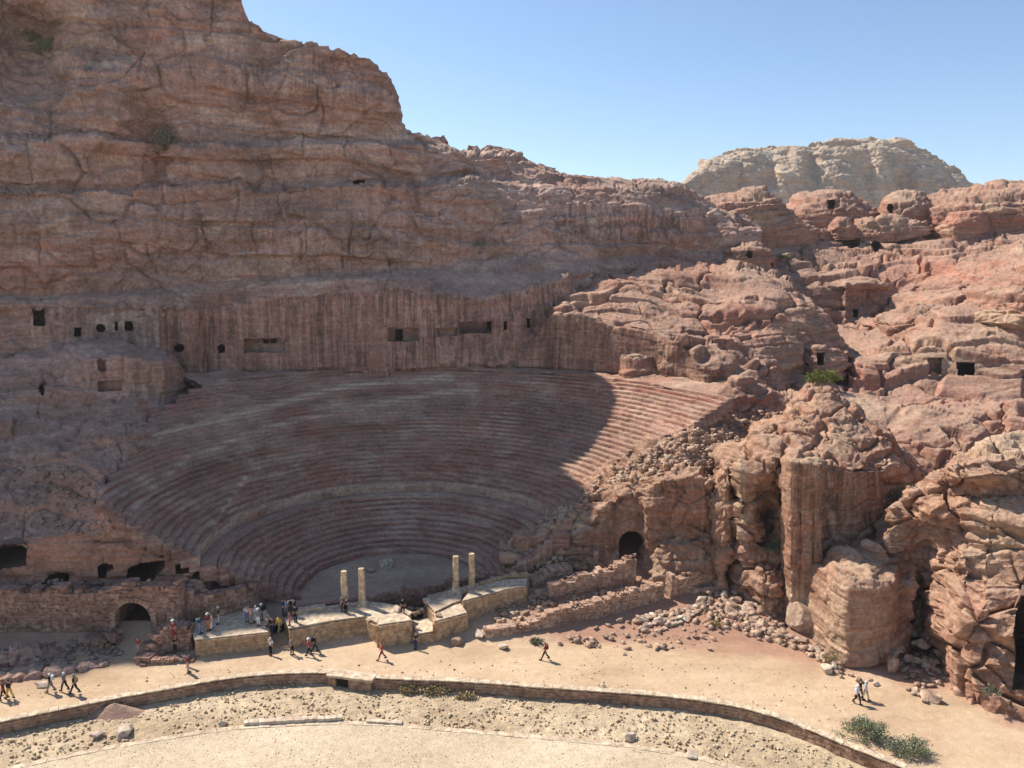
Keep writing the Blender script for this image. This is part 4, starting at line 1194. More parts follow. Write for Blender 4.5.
wall_top_px = [(-330,795),(-200,763),(-100,742),(0,721),(75,705.5),(120,696.5),(169,688),(205,681),(244,675.5),(281,672.5),(310,671.8),(337,672),(375,677),(415,679),(457,680.3),(500,683),(535,686),(575,688.5),(610,691),(640,693),(672,696),(702,699.5),(740,706),(784,718),(808,728),(851,746),(908,768),(980,800),(1100,862)]
WT = np.array([G(a, b, 0.12) for a, b in wall_top_px])
kerb_px = [(-330,880),(-100,800),(0,771),(60,757),(110,747),(165,738),(205,731.5),(244,727),(300,724),(341,722.5),(384,724),(430,728),(500,733.5),(560,739),(633,746),(691,756),(740,768),(800,790),(900,830),(1100,930)]
KT = np.array([G(a, b, -.66) for a, b in kerb_px])
wall_y = lambda x: np.interp(x, WT[:, 0], WT[:, 1])
kerb_y = lambda x: np.interp(x, KT[:, 0], KT[:, 1])


def sheet(name, label, xs, ylo, yhi, zf, mat, ny=120, attrs=None):
    T = np.linspace(0, 1, ny)
    X, TT = np.meshgrid(xs, T, indexing='ij')
    Y = ylo(X) * (1 - TT) + yhi(X) * TT
    Z = zf(X, Y)
    P = np.stack([X, Y, Z], -1)
    at = attrs(P) if attrs else None
    o = link(name, mesh_np(name, P.reshape(-1, 3), grid_faces(len(xs), ny), True, at), mat)
    return tag(o, label, None, None, 'structure')


def n3(X, Y, s, sc, o=3):
    return fbm(np.stack([X / sc, Y / sc, 0 * X], -1), o, s)


xs = np.arange(-75, 70, .22)


def path_red(P):
    qx, qy = pix(P)
    # red earth trampled down from the ruins at the right
    edge = np.interp(qx, [0, 440, 520, 600, 680, 740, 800, 850, 900, 960, 1024], [600, 620, 640, 645, 650, 655, 668, 680, 690, 700, 735])
    w = n3(P[..., 0], P[..., 1], 402, 3.)
    r = sst(6, -14, qy - edge + 14 * w) * .8 * sst(430, 560, qx)
    l = .6 * sst(180, 60, qx) * sst(672, 650, qy + 8 * w)
    return {'red': np.maximum(r, l)}


path = sheet('path', 'broad sandy walking path below the theatre', xs, lambda x: wall_y(x) + .25, lambda x: 0 * x + 92,
             lambda X, Y: ground_z(X, Y) - 6 * (((np.hypot(X - CX, Y - CY) < 14) & (Y > 70 + .45 * (X + 20.6))) | ((X < -9) & (Y > 70.5)) | ((X < -24) & (Y > 69.3 + .0 * X))) + .05 * n3(X, Y, 400, 2.5) + .03 * n3(X, Y, 401, .7) - .02, M_PATH, 220, path_red)
wadi = sheet('stream_bed', 'dry gravel stream bed below the retaining wall', xs, lambda x: kerb_y(x) - .1, lambda x: wall_y(x) + .5,
             lambda X, Y: -.86 + .13 * n3(X, Y, 410, 2.2) + .10 * n3(X, Y, 411, .6) + .05 * n3(X, Y, 412, .3, 2), M_WADI, 110)
terr = sheet('terrace', 'flat pale sand terrace at the bottom edge', np.arange(-75, 70, .5), lambda x: 0 * x + 22, lambda x: kerb_y(x) + .12,
             lambda X, Y: -.68 + .02 * n3(X, Y, 420, 1.), M_TERR, 120)
gx = np.concatenate([np.linspace(-4000, -200, 20), np.linspace(-180, 180, 40), np.linspace(200, 4000, 20)])
gy = np.concatenate([np.linspace(-1500, 0, 10), np.linspace(10, 250, 30), np.linspace(280, 5000, 30)])
X, Y = np.meshgrid(gx, gy, indexing='ij')
Z = -3.5 + 0 * X
tag(link('ground', mesh_np('ground', np.stack([X, Y, Z], -1).reshape(-1, 3), grid_faces(len(gx), len(gy)), True), M_FAR), 'bare desert ground under and beyond the rocks', None, None, 'structure')

# mound of dug earth against the retaining wall
pm = G(118, 711, -.86)
na, nr = 60, 24
Af, Rf = np.meshgrid(np.linspace(0, 2 * math.pi, na), np.linspace(0, 1, nr), indexing='ij')
Pm = np.stack([pm[0] + 2.6 * Rf * np.cos(Af), pm[1] - .35 + 1.1 * Rf * np.sin(Af), -.92 + 1.0 * (1 - Rf) ** 1.1 + 0 * Af], -1)
Pm[..., 2] += .08 * fbm(Pm / .5, 3, 430) * (1 - Rf)
mo = link('earth_mound', mesh_np('earth_mound', Pm.reshape(-1, 3), grid_faces(na, nr), True), M_EARTH)
tag(mo, 'heap of reddish earth against the foot of the retaining wall', 'mound')

# ------------------------------------------------------------------ masonry
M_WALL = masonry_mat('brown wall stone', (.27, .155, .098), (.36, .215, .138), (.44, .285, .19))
M_RUIN = masonry_mat('ruined wall stone', (.33, .195, .13), (.42, .265, .18), (.50, .345, .245))
M_OCHRE = masonry_mat('ochre dressed stone', (.36, .225, .125), (.44, .285, .165), (.50, .34, .21), .35)
M_CAP = masonry_mat('pale paving stone', (.50, .375, .25), (.56, .43, .295), (.62, .49, .345), .3)
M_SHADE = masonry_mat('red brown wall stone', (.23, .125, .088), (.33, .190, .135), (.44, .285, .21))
M_PALE = masonry_mat('pale block stone', (.50, .37, .26), (.58, .45, .33), (.66, .54, .42), .2)


def resample(pts, ds):
    pts = np.array(pts, float)
    seg = np.linalg.norm(np.diff(pts[:, :2], axis=0), axis=1)
    s = np.concatenate([[0], np.cumsum(seg)])
    n = max(2, int(round(s[-1] / ds)) + 1)
    t = np.linspace(0, s[-1], n)
    return np.stack([np.interp(t, s, pts[:, k]) for k in range(pts.shape[1])], -1), t


def masonry(name, label, pts, thick, mat, course=.38, length=.62, jit=.035, ragged=.0, holes=(), cat='wall', core=True, seed=0, gap=.02, parent=None, rubble=0.0, stone_part=None, inset=.10, coping=None):
    """wall of separate stones along pts (x, y, foot height, top height)"""
    rnd = random.Random(seed)
    mb = MB()
    P, t = resample(pts, .25)
    tot = t[-1]

    def at(s):
        return [np.interp(s, t, P[:, k]) for k in range(4)]

    rag = lambda s, k: ragged * (math.sin(s * 1.1 + seed) * .5 + math.sin(s * 2.9 + seed * 2) * .35 + rnd.uniform(-.5, .5))
    if core:
        s = 0
        while s < tot - .05:
            e = min(tot, s + .5)
            a, b = at(s), at(e)
            dx, dy = b[0] - a[0], b[1] - a[1]
            ln = math.hypot(dx, dy)
            nx, ny = -dy / ln, dx / ln
            w = thick / 2 - inset
            zc0, zc1 = a[3] - ragged * .9 - .12, b[3] - ragged * .9 - .12
            f0, f1 = a[2] - .4, b[2] - .4
            mid = (s + e) / 2
            for (hs, hr, hz) in holes:
                if abs(mid - hs) < hr + .1:
                    f0 = f1 = a[2] + hz + math.sqrt(max(0, (hr + .1) ** 2 - (mid - hs) ** 2)) + .02
            if min(zc0 - f0, zc1 - f1) > .08:
                mb.hexa([(a[0] - nx * w, a[1] - ny * w, f0), (b[0] - nx * w, b[1] - ny * w, f1), (b[0] + nx * w, b[1] + ny * w, f1), (a[0] + nx * w, a[1] + ny * w, f0),
                         (a[0] - nx * w, a[1] - ny * w, zc0), (b[0] - nx * w, b[1] - ny * w, zc1), (b[0] + nx * w, b[1] + ny * w, zc1), (a[0] + nx * w, a[1] + ny * w, zc0)])
            s = e
    zmin = min(P[:, 2]); zmax = max(P[:, 3])
    z = zmin
    row = 0
    while z < zmax:
        ch = course * rnd.uniform(.85, 1.15)
        s = -rnd.uniform(0, length * .5)
        while s < tot:
            ln = length * rnd.uniform(.6, 1.45)
            e = min(tot, s + ln)
            m = (max(s, 0) + e) / 2
            a = at(m)
            ok = z + ch > a[2] - .05 and z + ch * .6 < a[3] + rag(m, row)
            for (hs, hr, hz) in holes:
                if math.hypot(m - hs, max(0, z + ch * .5 - a[2] - hz)) < hr + .22 and not (z + ch * .5 - a[2] - hz > hr + .3):
                    ok = False
            if ok and e - max(s, 0) > .12:
                p0, p1 = at(max(s, 0)), at(e)
                dx, dy = p1[0] - p0[0], p1[1] - p0[1]
                rz = math.atan2(dy, dx)
                top = z + ch
                if z + ch > a[3] and not ragged:
                    top = a[3]
                hgt = top - z - gap
                if hgt > .08:
                    off = rnd.uniform(-jit, jit)
                    mb_n = len(mb.v)
                    random.seed(rnd.random())
                    mb.box(((p0[0] + p1[0]) / 2 - math.sin(rz) * off, (p0[1] + p1[1]) / 2 + math.cos(rz) * off, z + hgt / 2),
                           (e - max(s, 0) - gap, thick + rnd.uniform(-jit, jit), hgt), rz + rnd.uniform(-jit, jit) * .6, jit * .8)
            s = e
        z += ch
        row += 1
    if rubble:
        for _ in range(int(tot * thick * rubble)):
            s = rnd.uniform(0, tot)
            a, b = at(s), at(min(tot, s + .1))
            rz = rnd.uniform(0, 3)
            sz = rnd.uniform(.14, .42)
            off = rnd.uniform(-.4, .4) * thick
            dx, dy = b[0] - a[0], b[1] - a[1]
            l2 = math.hypot(dx, dy) + 1e-6
            random.seed(rnd.random())
            mb.box((a[0] - dy / l2 * off, a[1] + dx / l2 * off, a[3] - ragged * .5 + rnd.uniform(-.15, .18)), (sz, sz * rnd.uniform(.6, 1), sz * rnd.uniform(.5, .8)), rz, sz * .15)
    o = mb.build(name, mat, parent)
    if parent is None:
        tag(o, label, cat)
    return o


def along(px_list, z1, zfoot=None, on_ground=True):
    """wall line from the pixels of its foot; z1 = height above the foot or list of top pixels"""
    res = []
    for k, (a, b) in enumerate(px_list):
        p = GG(a, b) if on_ground else G(a, b, zfoot)
        zt = p[2] + (z1[k] if isinstance(z1, (list, tuple)) else z1)
        res.append((p[0], p[1], p[2] - .15, zt))
    return res


# retaining wall along the path
rw = []
for x, y, z in WT:
    rw.append((x, y, -1.3, 0.14))
fine = []
cum, _ = resample(rw, 1.2)
ret = masonry('retaining_wall', 'long curved low stone wall holding up the sandy path', cum, .55, M_WALL, .27, .55, .03, 0, seed=3, inset=.05)
mbc = MB()
Pc, tc = resample(rw, .7)
for k in range(len(Pc) - 1):
    a, b = Pc[k], Pc[k + 1]
    mbc.box(((a[0] + b[0]) / 2, (a[1] + b[1]) / 2, .165), (math.hypot(b[0] - a[0], b[1] - a[1]) - .02, .62, .10), math.atan2(b[1] - a[1], b[0] - a[0]), .025)
mbc.build('coping', M_CAP, ret)
# culvert through the wall
cx_ = float(G(352, 674, .12)[0]); cy_ = float(wall_y(cx_))
la = math.atan2(float(wall_y(cx_ + 1) - wall_y(cx_ - 1)), 2.0)
cu = tag(empty('culvert', (cx_, cy_, -.9)), 'small square culvert with slab roof under the retaining wall', 'culvert')


def cbox(n, mat, off, s):
    m = MB()
    ox = off[0] * math.cos(la) - off[1] * math.sin(la); oy = off[0] * math.sin(la) + off[1] * math.cos(la)
    m.box((ox, oy, off[2]), s, la, .02)
    return m.build(n, mat, cu)


cbox('side_wall', M_WALL, (-1.55, -.42, .38), (.7, .75, 1.2)); cbox('side_wall', M_WALL, (1.0, -.42, .38), (2.0, .75, 1.2))
cbox('roof_slab', M_CAP, (.1, -.30, 1.07), (4.2, 1.15, .2)); cbox('opening', M_OPENSHADE, (-.62, -.28, .36), (1.22, .6, 1.1)); cbox('sill', M_WALL, (-.6, -.40, -.1), (1.2, .7, .3))  # opening is a solid box, painted black for the shade inside

# low kerb between gravel and terrace
kw = [(x, y, -1.2, -.63) for x, y, z in KT]
kw, _ = resample(kw, 1.5)
tag(masonry('stone_kerb', 'thin line of pale kerb stones edging the sand terrace', kw, .5, M_CAP, .75, .8, .03, 0, seed=5, inset=.05), cat='kerb')
kt = [tuple(G(a, b, -.75)) for a, b in ((243,728),(290,725.5),(341,722.5))]
masonry('low_wall', 'short thicker run of low stone wall on the gravel', [(p[0], p[1] + .35, -1.1, -.42) for p in kt], .45, M_PALE, .33, .9, .03, .05, seed=6, inset=.05)
kt = [tuple(G(a, b, -.75)) for a, b in ((366,725),(402,727.5))]
masonry('low_wall', 'single pale long stone block lying along the gravel edge', [(p[0], p[1] + .35, -1.1, -.48) for p in kt], .4, M_PALE, .3, 1.4, .03, 0, seed=7, inset=.05)

# --- stage buildings
ZP = 1.95


def platform(name, label, top_px, z1, z0=-.2, mat=M_OCHRE, capm=M_CAP, front=None, seed=0):
    """raised dressed-stone platform: paved top and coursed stone faces"""
    poly = [tuple(G(a, b, z1)[:2]) for a, b in top_px]
    o = empty(name, (poly[0][0], poly[0][1], max(0, z0)))
    tag(o, label, 'platform')
    L = np.array(o.location)
    mb = MB()
    lp = [(p[0] - L[0], p[1] - L[1]) for p in poly]
    c = np.mean(np.array(lp), 0)
    inner = [tuple(c + (np.array(p) - c) * .97) for p in lp]
    mb.prism(inner, z0 - .3 - L[2], z1 - .05 - L[2])
    mb.build('core', mat, o)
    cap = MB()
    cap.prism([tuple(c + (np.array(p) - c) * 1.012) for p in lp], z1 - .06 - L[2], z1 + .05 - L[2])
    cap.build('paved_top', capm, o)
    edges = front if front is not None else range(len(poly))
    for e in edges:
        a, b = poly[e], poly[(e + 1) % len(poly)]
        if math.hypot(b[0] - a[0], b[1] - a[1]) < .6:
            continue
        pts = [(a[0] - L[0], a[1] - L[1], z0 - L[2], z1 - .07 - L[2]), (b[0] - L[0], b[1] - L[1], z0 - L[2], z1 - .07 - L[2])]
        masonry('stone_face', '', pts, .34, mat, .34, .7, .012, 0, seed=seed + e, gap=.012, core=False, parent=o)
    return o


platform('stage_platform', 'left stage platform where most visitors stand', [(195,640),(268,632),(270,618),(263,607),(232,614),(190,624)], 1.62, seed=20, front=[0, 1])
platform('stage_platform', 'long front platform between the visitors and the left columns', [(289,628.5),(330,621),(366,616.2),(366,611),(347,604),(325,607),(297,614),(285,618)], ZP, seed=24, front=[0, 1, 6])
platform('stage_platform', 'platform with curved edge carrying the left pair of columns', [(366.5,616.5),(370,619.5),(378,623),(404,619),(412,612.5),(398,606),(384,603.5),(366,602),(348,603)], ZP + .02, seed=30, front=[0, 1])
platform('stage_block', 'square front block right of the left columns', [(378,625),(410.5,620.5),(404.5,611.5),(380,616)], ZP + .25, seed=34, front=[0, 1, 3])
platform('stage_block', 'square front block left of the long ruined wall', [(434.5,621.5),(466.5,612.8),(460,603.5),(452,603),(434,612)], ZP + .1, seed=38, front=[0, 1, 3, 4])
platform('stage_step', 'low step between the two square front blocks', [(416,634),(436,631),(434,618),(412,621)], 1.0, seed=42, front=[0, 3])
platform('stage_platform', 'curved platform carrying the right pair of columns', [(428,604),(435,612),(452,603.5),(461,600.5),(462,594),(470,591),(462,588),(450,591),(440,597)], ZP + .3, seed=45, front=[0, 1, 7, 8])
platform('stage_platform', 'long back platform right of the right columns', [(462.5,601),(507,589.2),(526,586.5),(527,579),(505,580),(478,586.5),(470,591)], 2.7, z0=.6, seed=50, front=[0, 1, 2])
st = []
for a, b in ((296,617),(326,613),(352,608.5),(400,600.5),(455,590.5),(480,586),(505,582)):
    p = G(a, b, 1.0)
    st.append((p[0], p[1], .6, 2.25))
masonry('stage_wall', 'long low wall between the orchestra floor and the stage', st, .5, M_SHADE, .36, .7, .02, .12, seed=60)
masonry('stage_wall', 'short parapet behind the right stage platform', [(*G(480, 586, 2.6)[:2], 2.4, 3.0), (*G(505, 579, 2.6)[:2], 2.4, 3.05), (*G(528, 576, 2.6)[:2], 2.4, 3.1)], .5, M_OCHRE, .3, .8, .02, .1, seed=61)
lo = [(*G(a, b, ZP)[:2], ZP - .1, ZP + .4) for a, b in ((297,613),(312,610.5),(326,608.5))]
masonry('low_wall', 'low pale parapet behind the visitors on the stage', lo, .7, M_CAP, .25, .9, .015, .03, seed=62)

# --- columns


def column(px, py, z, h, label, r=.34):
    p = G(px, py, z)
    o = tag(empty('column', tuple(p)), label, 'column', 'standing stone columns on the stage')
    m = MB(); m.box((0, 0, .13), (1.0, 1.0, .30), .2, .02); m.build('plinth', M_CAP, o)
    m = MB(); m.lathe([(.48, .27), (.50, .34), (.46, .42), (.40, .46), (.41, .54), (r + .02, .62)], (0, 0, 0), 24); m.build('base', M_CAP, o, True)
    nd = 5
    hs = [.6 + (h - .6) * k / nd for k in range(nd + 1)]
    for k in range(nd):
        m = MB()
        a0 = r * (1 - .03 * k); a1 = r * (1 - .03 * (k + 1))
        off = random.uniform(-.025, .025)
        m.lathe([(a0 - .025, hs[k] + .005), (a0, hs[k] + .04), (a1, hs[k + 1] - .03), (a1 - .025, hs[k + 1] - .004)], (off, off * .5, 0), 24, .006)
        m.build('drum', M_COLM, o)
    return o


M_COLM = masonry_mat('column stone', (.46, .31, .18), (.57, .41, .25), (.64, .48, .31), .25)
column(345, 607.5, ZP, 3.75, 'leftmost of the four stone columns on the stage')
column(362.5, 605.5, ZP, 3.85, 'second stone column from the left beside the orchestra floor')
column(456, 592.5, ZP + .3, 3.85, 'third stone column from the left on the curved platform')
column(472, 590.5, ZP + .3, 3.95, 'rightmost of the four stone columns beside the back platform')

# --- ruined walls right of the stage
masonry('ruined_wall', 'front ruined wall running from the stage towards the cave', [(*p[:2], p[2], p[2] + h) for p, h in
        zip([along([q], 1)[0] for q in ((484,636),(520,630.5),(560,622),(600,614.5),(630,606),(662,597.5))], (.8, .85, 1.6, 1.75, 2.0, 1.7))], .95, M_RUIN, .3, .5, .05, .28, seed=70, rubble=7)
masonry('ruined_wall', 'back ruined wall stepping up in front of the arched cave', [(*p[:2], p[2], p[2] + h) for p, h in
        zip([along([q], 1)[0] for q in ((548,597),(575,591.5),(605,586),(618,583.5),(634,581))], (1.5, 1.9, 1.9, 2.6, 3.2))], 1.0, M_RUIN, .34, .55, .045, .3, seed=71, rubble=6)
masonry('ruined_wall', 'ruined wall with a high left corner in front of the rubble block', [(*p[:2], p[2], p[2] + h) for p, h in
        zip([along([q], 1)[0] for q in ((668,597),(682,592),(700,586),(716,580.5),(728,578))], (2.4, 2.2, 1.7, 1.9, 2.4))], .9, M_RUIN, .34, .55, .045, .35, seed=72, rubble=5)
masonry('ruined_wall', 'crumbled wall stub at the right end of the stage', [(*p[:2], p[2], p[2] + h) for p, h in
        zip([along([q], 1)[0] for q in ((530,584),(548,580),(570,576))], (1.0, 1.5, 1.2))], 1.6, M_RUIN, .34, .5, .08, .45, seed=73, rubble=7)
masonry('ruined_wall', 'low crumbled wall between the stage and the back ruined wall', [(*p[:2], p[2], p[2] + h) for p, h in
        zip([along([q], 1)[0] for q in ((527,600),(540,596.5),(549,595))], (.6, .8, .7))], .8, M_RUIN, .3, .5, .06, .25, seed=74, rubble=6)
# pilaster stumps by the cave
for k, (a, b, h) in enumerate(((595,567,2.0),)):
    p = GG(a, b)
    m = MB()
    for j in range(4):
        m.box((p[0], p[1] - .4, p[2] + h * (j + .5) / 4), (.5, .5, h / 4 - .01), .1, .02)
    tag(m.build('pilaster_stump', M_RUIN), 'worn pilaster stump against the rock left of the arched cave', 'pilaster')

# --- left: masonry front with the vaulted gate
lw_px = [(-90,629),(0,626.5),(50,625),(104,623.5),(117,630),(135,632),(152,632),(162,626),(186,624)]
lw_tp = [3.9, 3.7, 4.0, 3.8, 4.2, 4.6, 4.7, 4.5, 4.4]
lwp = [(*GG(a, b)[:2],) for a, b in lw_px]
yline = np.polyfit([p[0] for p in lwp], [p[1] for p in lwp], 1)
pts = []
for (x, y), h in zip(lwp, lw_tp):
    yy = np.polyval(yline, x)
    gz = float(ground_z(x, yy))
    pts.append((x, yy, gz - .1, gz + h))
Pl, tl = resample(pts, .25)
gx_ = GG(134.5, 632)[0]
hs = float(np.interp(gx_, Pl[:, 0], tl)); GZ = float(ground_z(gx_, np.polyval(yline, gx_)))
gate_r = 1.72
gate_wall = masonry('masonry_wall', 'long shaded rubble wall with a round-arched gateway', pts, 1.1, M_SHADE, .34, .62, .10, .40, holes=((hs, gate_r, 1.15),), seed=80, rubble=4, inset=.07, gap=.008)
gy_ = float(np.polyval(yline, gx_))
rot = math.atan(yline[0])
mb = MB()
nvs = 15
for k in range(nvs):
    a0, a1 = math.pi * k / nvs + .012, math.pi * (k + 1) / nvs - .012
    c = []
    for dy in (-.62, .3):
        for rr_, a in ((gate_r, a0), (gate_r + .5, a0), (gate_r + .5, a1), (gate_r, a1)):
            lx = rr_ * math.cos(a)
            c.append((gx_ + lx * math.cos(rot) - dy * math.sin(rot), gy_ + lx * math.sin(rot) + dy * math.cos(rot), GZ + 1.05 + rr_ * math.sin(a)))
    mb.hexa(c)
for sx in (-1, 1):
    for j in range(3):
        lx = sx * (gate_r + .25)
        mb.box((gx_ + lx * math.cos(rot) + .16 * math.sin(rot), gy_ + lx * math.sin(rot) - .16 * math.cos(rot), GZ - .05 + .36 * j + .18), (.5, .92, .35), rot, .02)
mb.build('arch_ring', M_RUIN, gate_wall)
# vaulted passage behind the arch
mb = MB()
sec = [(-gate_r - .1, GZ - .1)] + [((gate_r + .1) * math.cos(math.pi - math.pi * k / 12), GZ + 1.05 + (gate_r + .1) * math.sin(math.pi * k / 12)) for k in range(13)] + [(gate_r + .1, GZ - .1)]
v = []
for dy in (.25, 14.0):
    for lx, lz in sec:
        v.append((gx_ + lx * math.cos(rot) - dy * math.sin(rot), gy_ + lx * math.sin(rot) + dy * math.cos(rot), lz))
n = len(sec)
mb.add(v, [(i, (i + 1) % n, n + (i + 1) % n, n + i) for i in range(n)] + [tuple(range(n, 2 * n))])
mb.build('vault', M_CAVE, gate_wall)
# smooth dark wall right of the gate
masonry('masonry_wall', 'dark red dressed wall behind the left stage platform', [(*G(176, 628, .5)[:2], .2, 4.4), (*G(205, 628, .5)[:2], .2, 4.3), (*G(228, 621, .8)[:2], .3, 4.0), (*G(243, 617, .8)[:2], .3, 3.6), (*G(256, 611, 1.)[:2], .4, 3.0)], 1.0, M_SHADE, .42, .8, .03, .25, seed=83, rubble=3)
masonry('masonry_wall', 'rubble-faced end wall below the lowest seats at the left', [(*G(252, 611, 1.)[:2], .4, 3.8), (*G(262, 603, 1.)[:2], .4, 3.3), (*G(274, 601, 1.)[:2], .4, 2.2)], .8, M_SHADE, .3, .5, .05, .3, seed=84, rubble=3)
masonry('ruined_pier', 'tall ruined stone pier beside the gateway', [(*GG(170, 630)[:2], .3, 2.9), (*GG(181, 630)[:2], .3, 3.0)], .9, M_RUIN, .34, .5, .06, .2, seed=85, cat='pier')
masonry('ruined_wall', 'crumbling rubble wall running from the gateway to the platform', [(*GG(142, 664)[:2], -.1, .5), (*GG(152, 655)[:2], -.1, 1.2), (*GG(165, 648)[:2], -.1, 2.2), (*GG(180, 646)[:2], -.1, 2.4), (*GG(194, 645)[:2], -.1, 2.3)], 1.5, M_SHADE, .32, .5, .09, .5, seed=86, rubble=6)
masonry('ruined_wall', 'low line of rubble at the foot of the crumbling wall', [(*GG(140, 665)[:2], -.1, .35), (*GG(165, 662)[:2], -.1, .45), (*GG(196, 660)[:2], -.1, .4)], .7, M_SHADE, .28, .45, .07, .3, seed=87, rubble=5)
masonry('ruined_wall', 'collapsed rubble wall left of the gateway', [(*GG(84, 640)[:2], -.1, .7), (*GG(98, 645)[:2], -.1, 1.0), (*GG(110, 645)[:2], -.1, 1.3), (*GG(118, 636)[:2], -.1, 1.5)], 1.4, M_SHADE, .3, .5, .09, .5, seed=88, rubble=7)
# ------------------------------------------------------------------ people
def skin_mesh(name, chains, sub=1):
    """chains: lists of (point, radius) sharing joints by equal coordinates; first point is the root"""
    verts, rad, idx, edges = [], [], {}, []
    for ch in chains:
        prev = None
        for p, r in ch:
            key = tuple(round(c, 4) for c in p)
            if key not in idx:
                idx[key] = len(verts); verts.append(p); rad.append(r)
            i = idx[key]
            if prev is not None and prev != i:
                edges.append((prev, i))
            prev = i
    me = bpy.data.meshes.new(name)
    me.from_pydata(verts, edges, [])
    o = bpy.data.objects.new(name + '_tmp', me)
    COL.objects.link(o)
    o.modifiers.new('s', 'SKIN')
    ly = me.skin_vertices[0].data
    for i, r in enumerate(rad):
        ly[i].radius = (r, r) if not isinstance(r, tuple) else r
    ly[0].use_root = True
    sb = o.modifiers.new('u', 'SUBSURF'); sb.levels = sub
    dg = bpy.context.evaluated_depsgraph_get()
    res = bpy.data.meshes.new_from_object(o.evaluated_get(dg))
    res.name = name
    for p in res.polygons:
        p.use_smooth = True
    bpy.data.objects.remove(o)
    return res


def pose_joints(kind):
    """joints of a 1.72 m figure facing +x; feet on z = 0"""
    J = {}
    hip = .90
    J['pel'] = (0, 0, .95); J['waist'] = (0, 0, 1.10); J['chest'] = (.01, 0, 1.30); J['neck'] = (.0, 0, 1.45); J['chin'] = (.03, 0, 1.53); J['head'] = (.025, 0, 1.61); J['crown'] = (.015, 0, 1.67)
    sw = {'walk': .27, 'stride': .36, 'stand': .05, 'lean': .12, 'photo': .04}[kind]
    for s, n in ((1, 'l'), (-1, 'r')):
        a = sw * s
        J['hip' + n] = (0, .095 * s, hip)
        J['kne' + n] = (.43 * math.sin(a) + .03, .10 * s, hip - .43 * math.cos(a))
        b = a - (.35 if (s < 0 and sw > .2) else .04)
        J['ank' + n] = (J['kne' + n][0] + .41 * math.sin(b), .10 * s, max(.07, J['kne' + n][2] - .41 * math.cos(b)))
        J['toe' + n] = (J['ank' + n][0] + .16, .115 * s, max(.035, J['ank' + n][2] - .045))
        J['sho' + n] = (0, .19 * s, 1.405)
        if kind == 'photo':
            J['elb' + n] = (.10, .25 * s, 1.16); J['wri' + n] = (.30, .10 * s, 1.36)
        elif kind == 'lean' and s > 0:
            J['elb' + n] = (-.02, .30 * s, 1.15); J['wri' + n] = (.12, .16 * s, 1.0)
        else:
            c = -.8 * a
            J['elb' + n] = (.28 * math.sin(c) - .02, .245 * s, 1.405 - .28 * math.cos(c))
            c2 = c + .30
            J['wri' + n] = (J['elb' + n][0] + .25 * math.sin(c2), .24 * s, J['elb' + n][2] - .25 * math.cos(c2))
        e, w = np.array(J['elb' + n]), np.array(J['wri' + n])
        u = (w - e) / np.linalg.norm(w - e)
        J['han' + n] = tuple(w + u * .09)
    zmin = min(J['toel'][2], J['toer'][2]) - .035
    return {k: (v[0], v[1], v[2] - zmin) for k, v in J.items()}


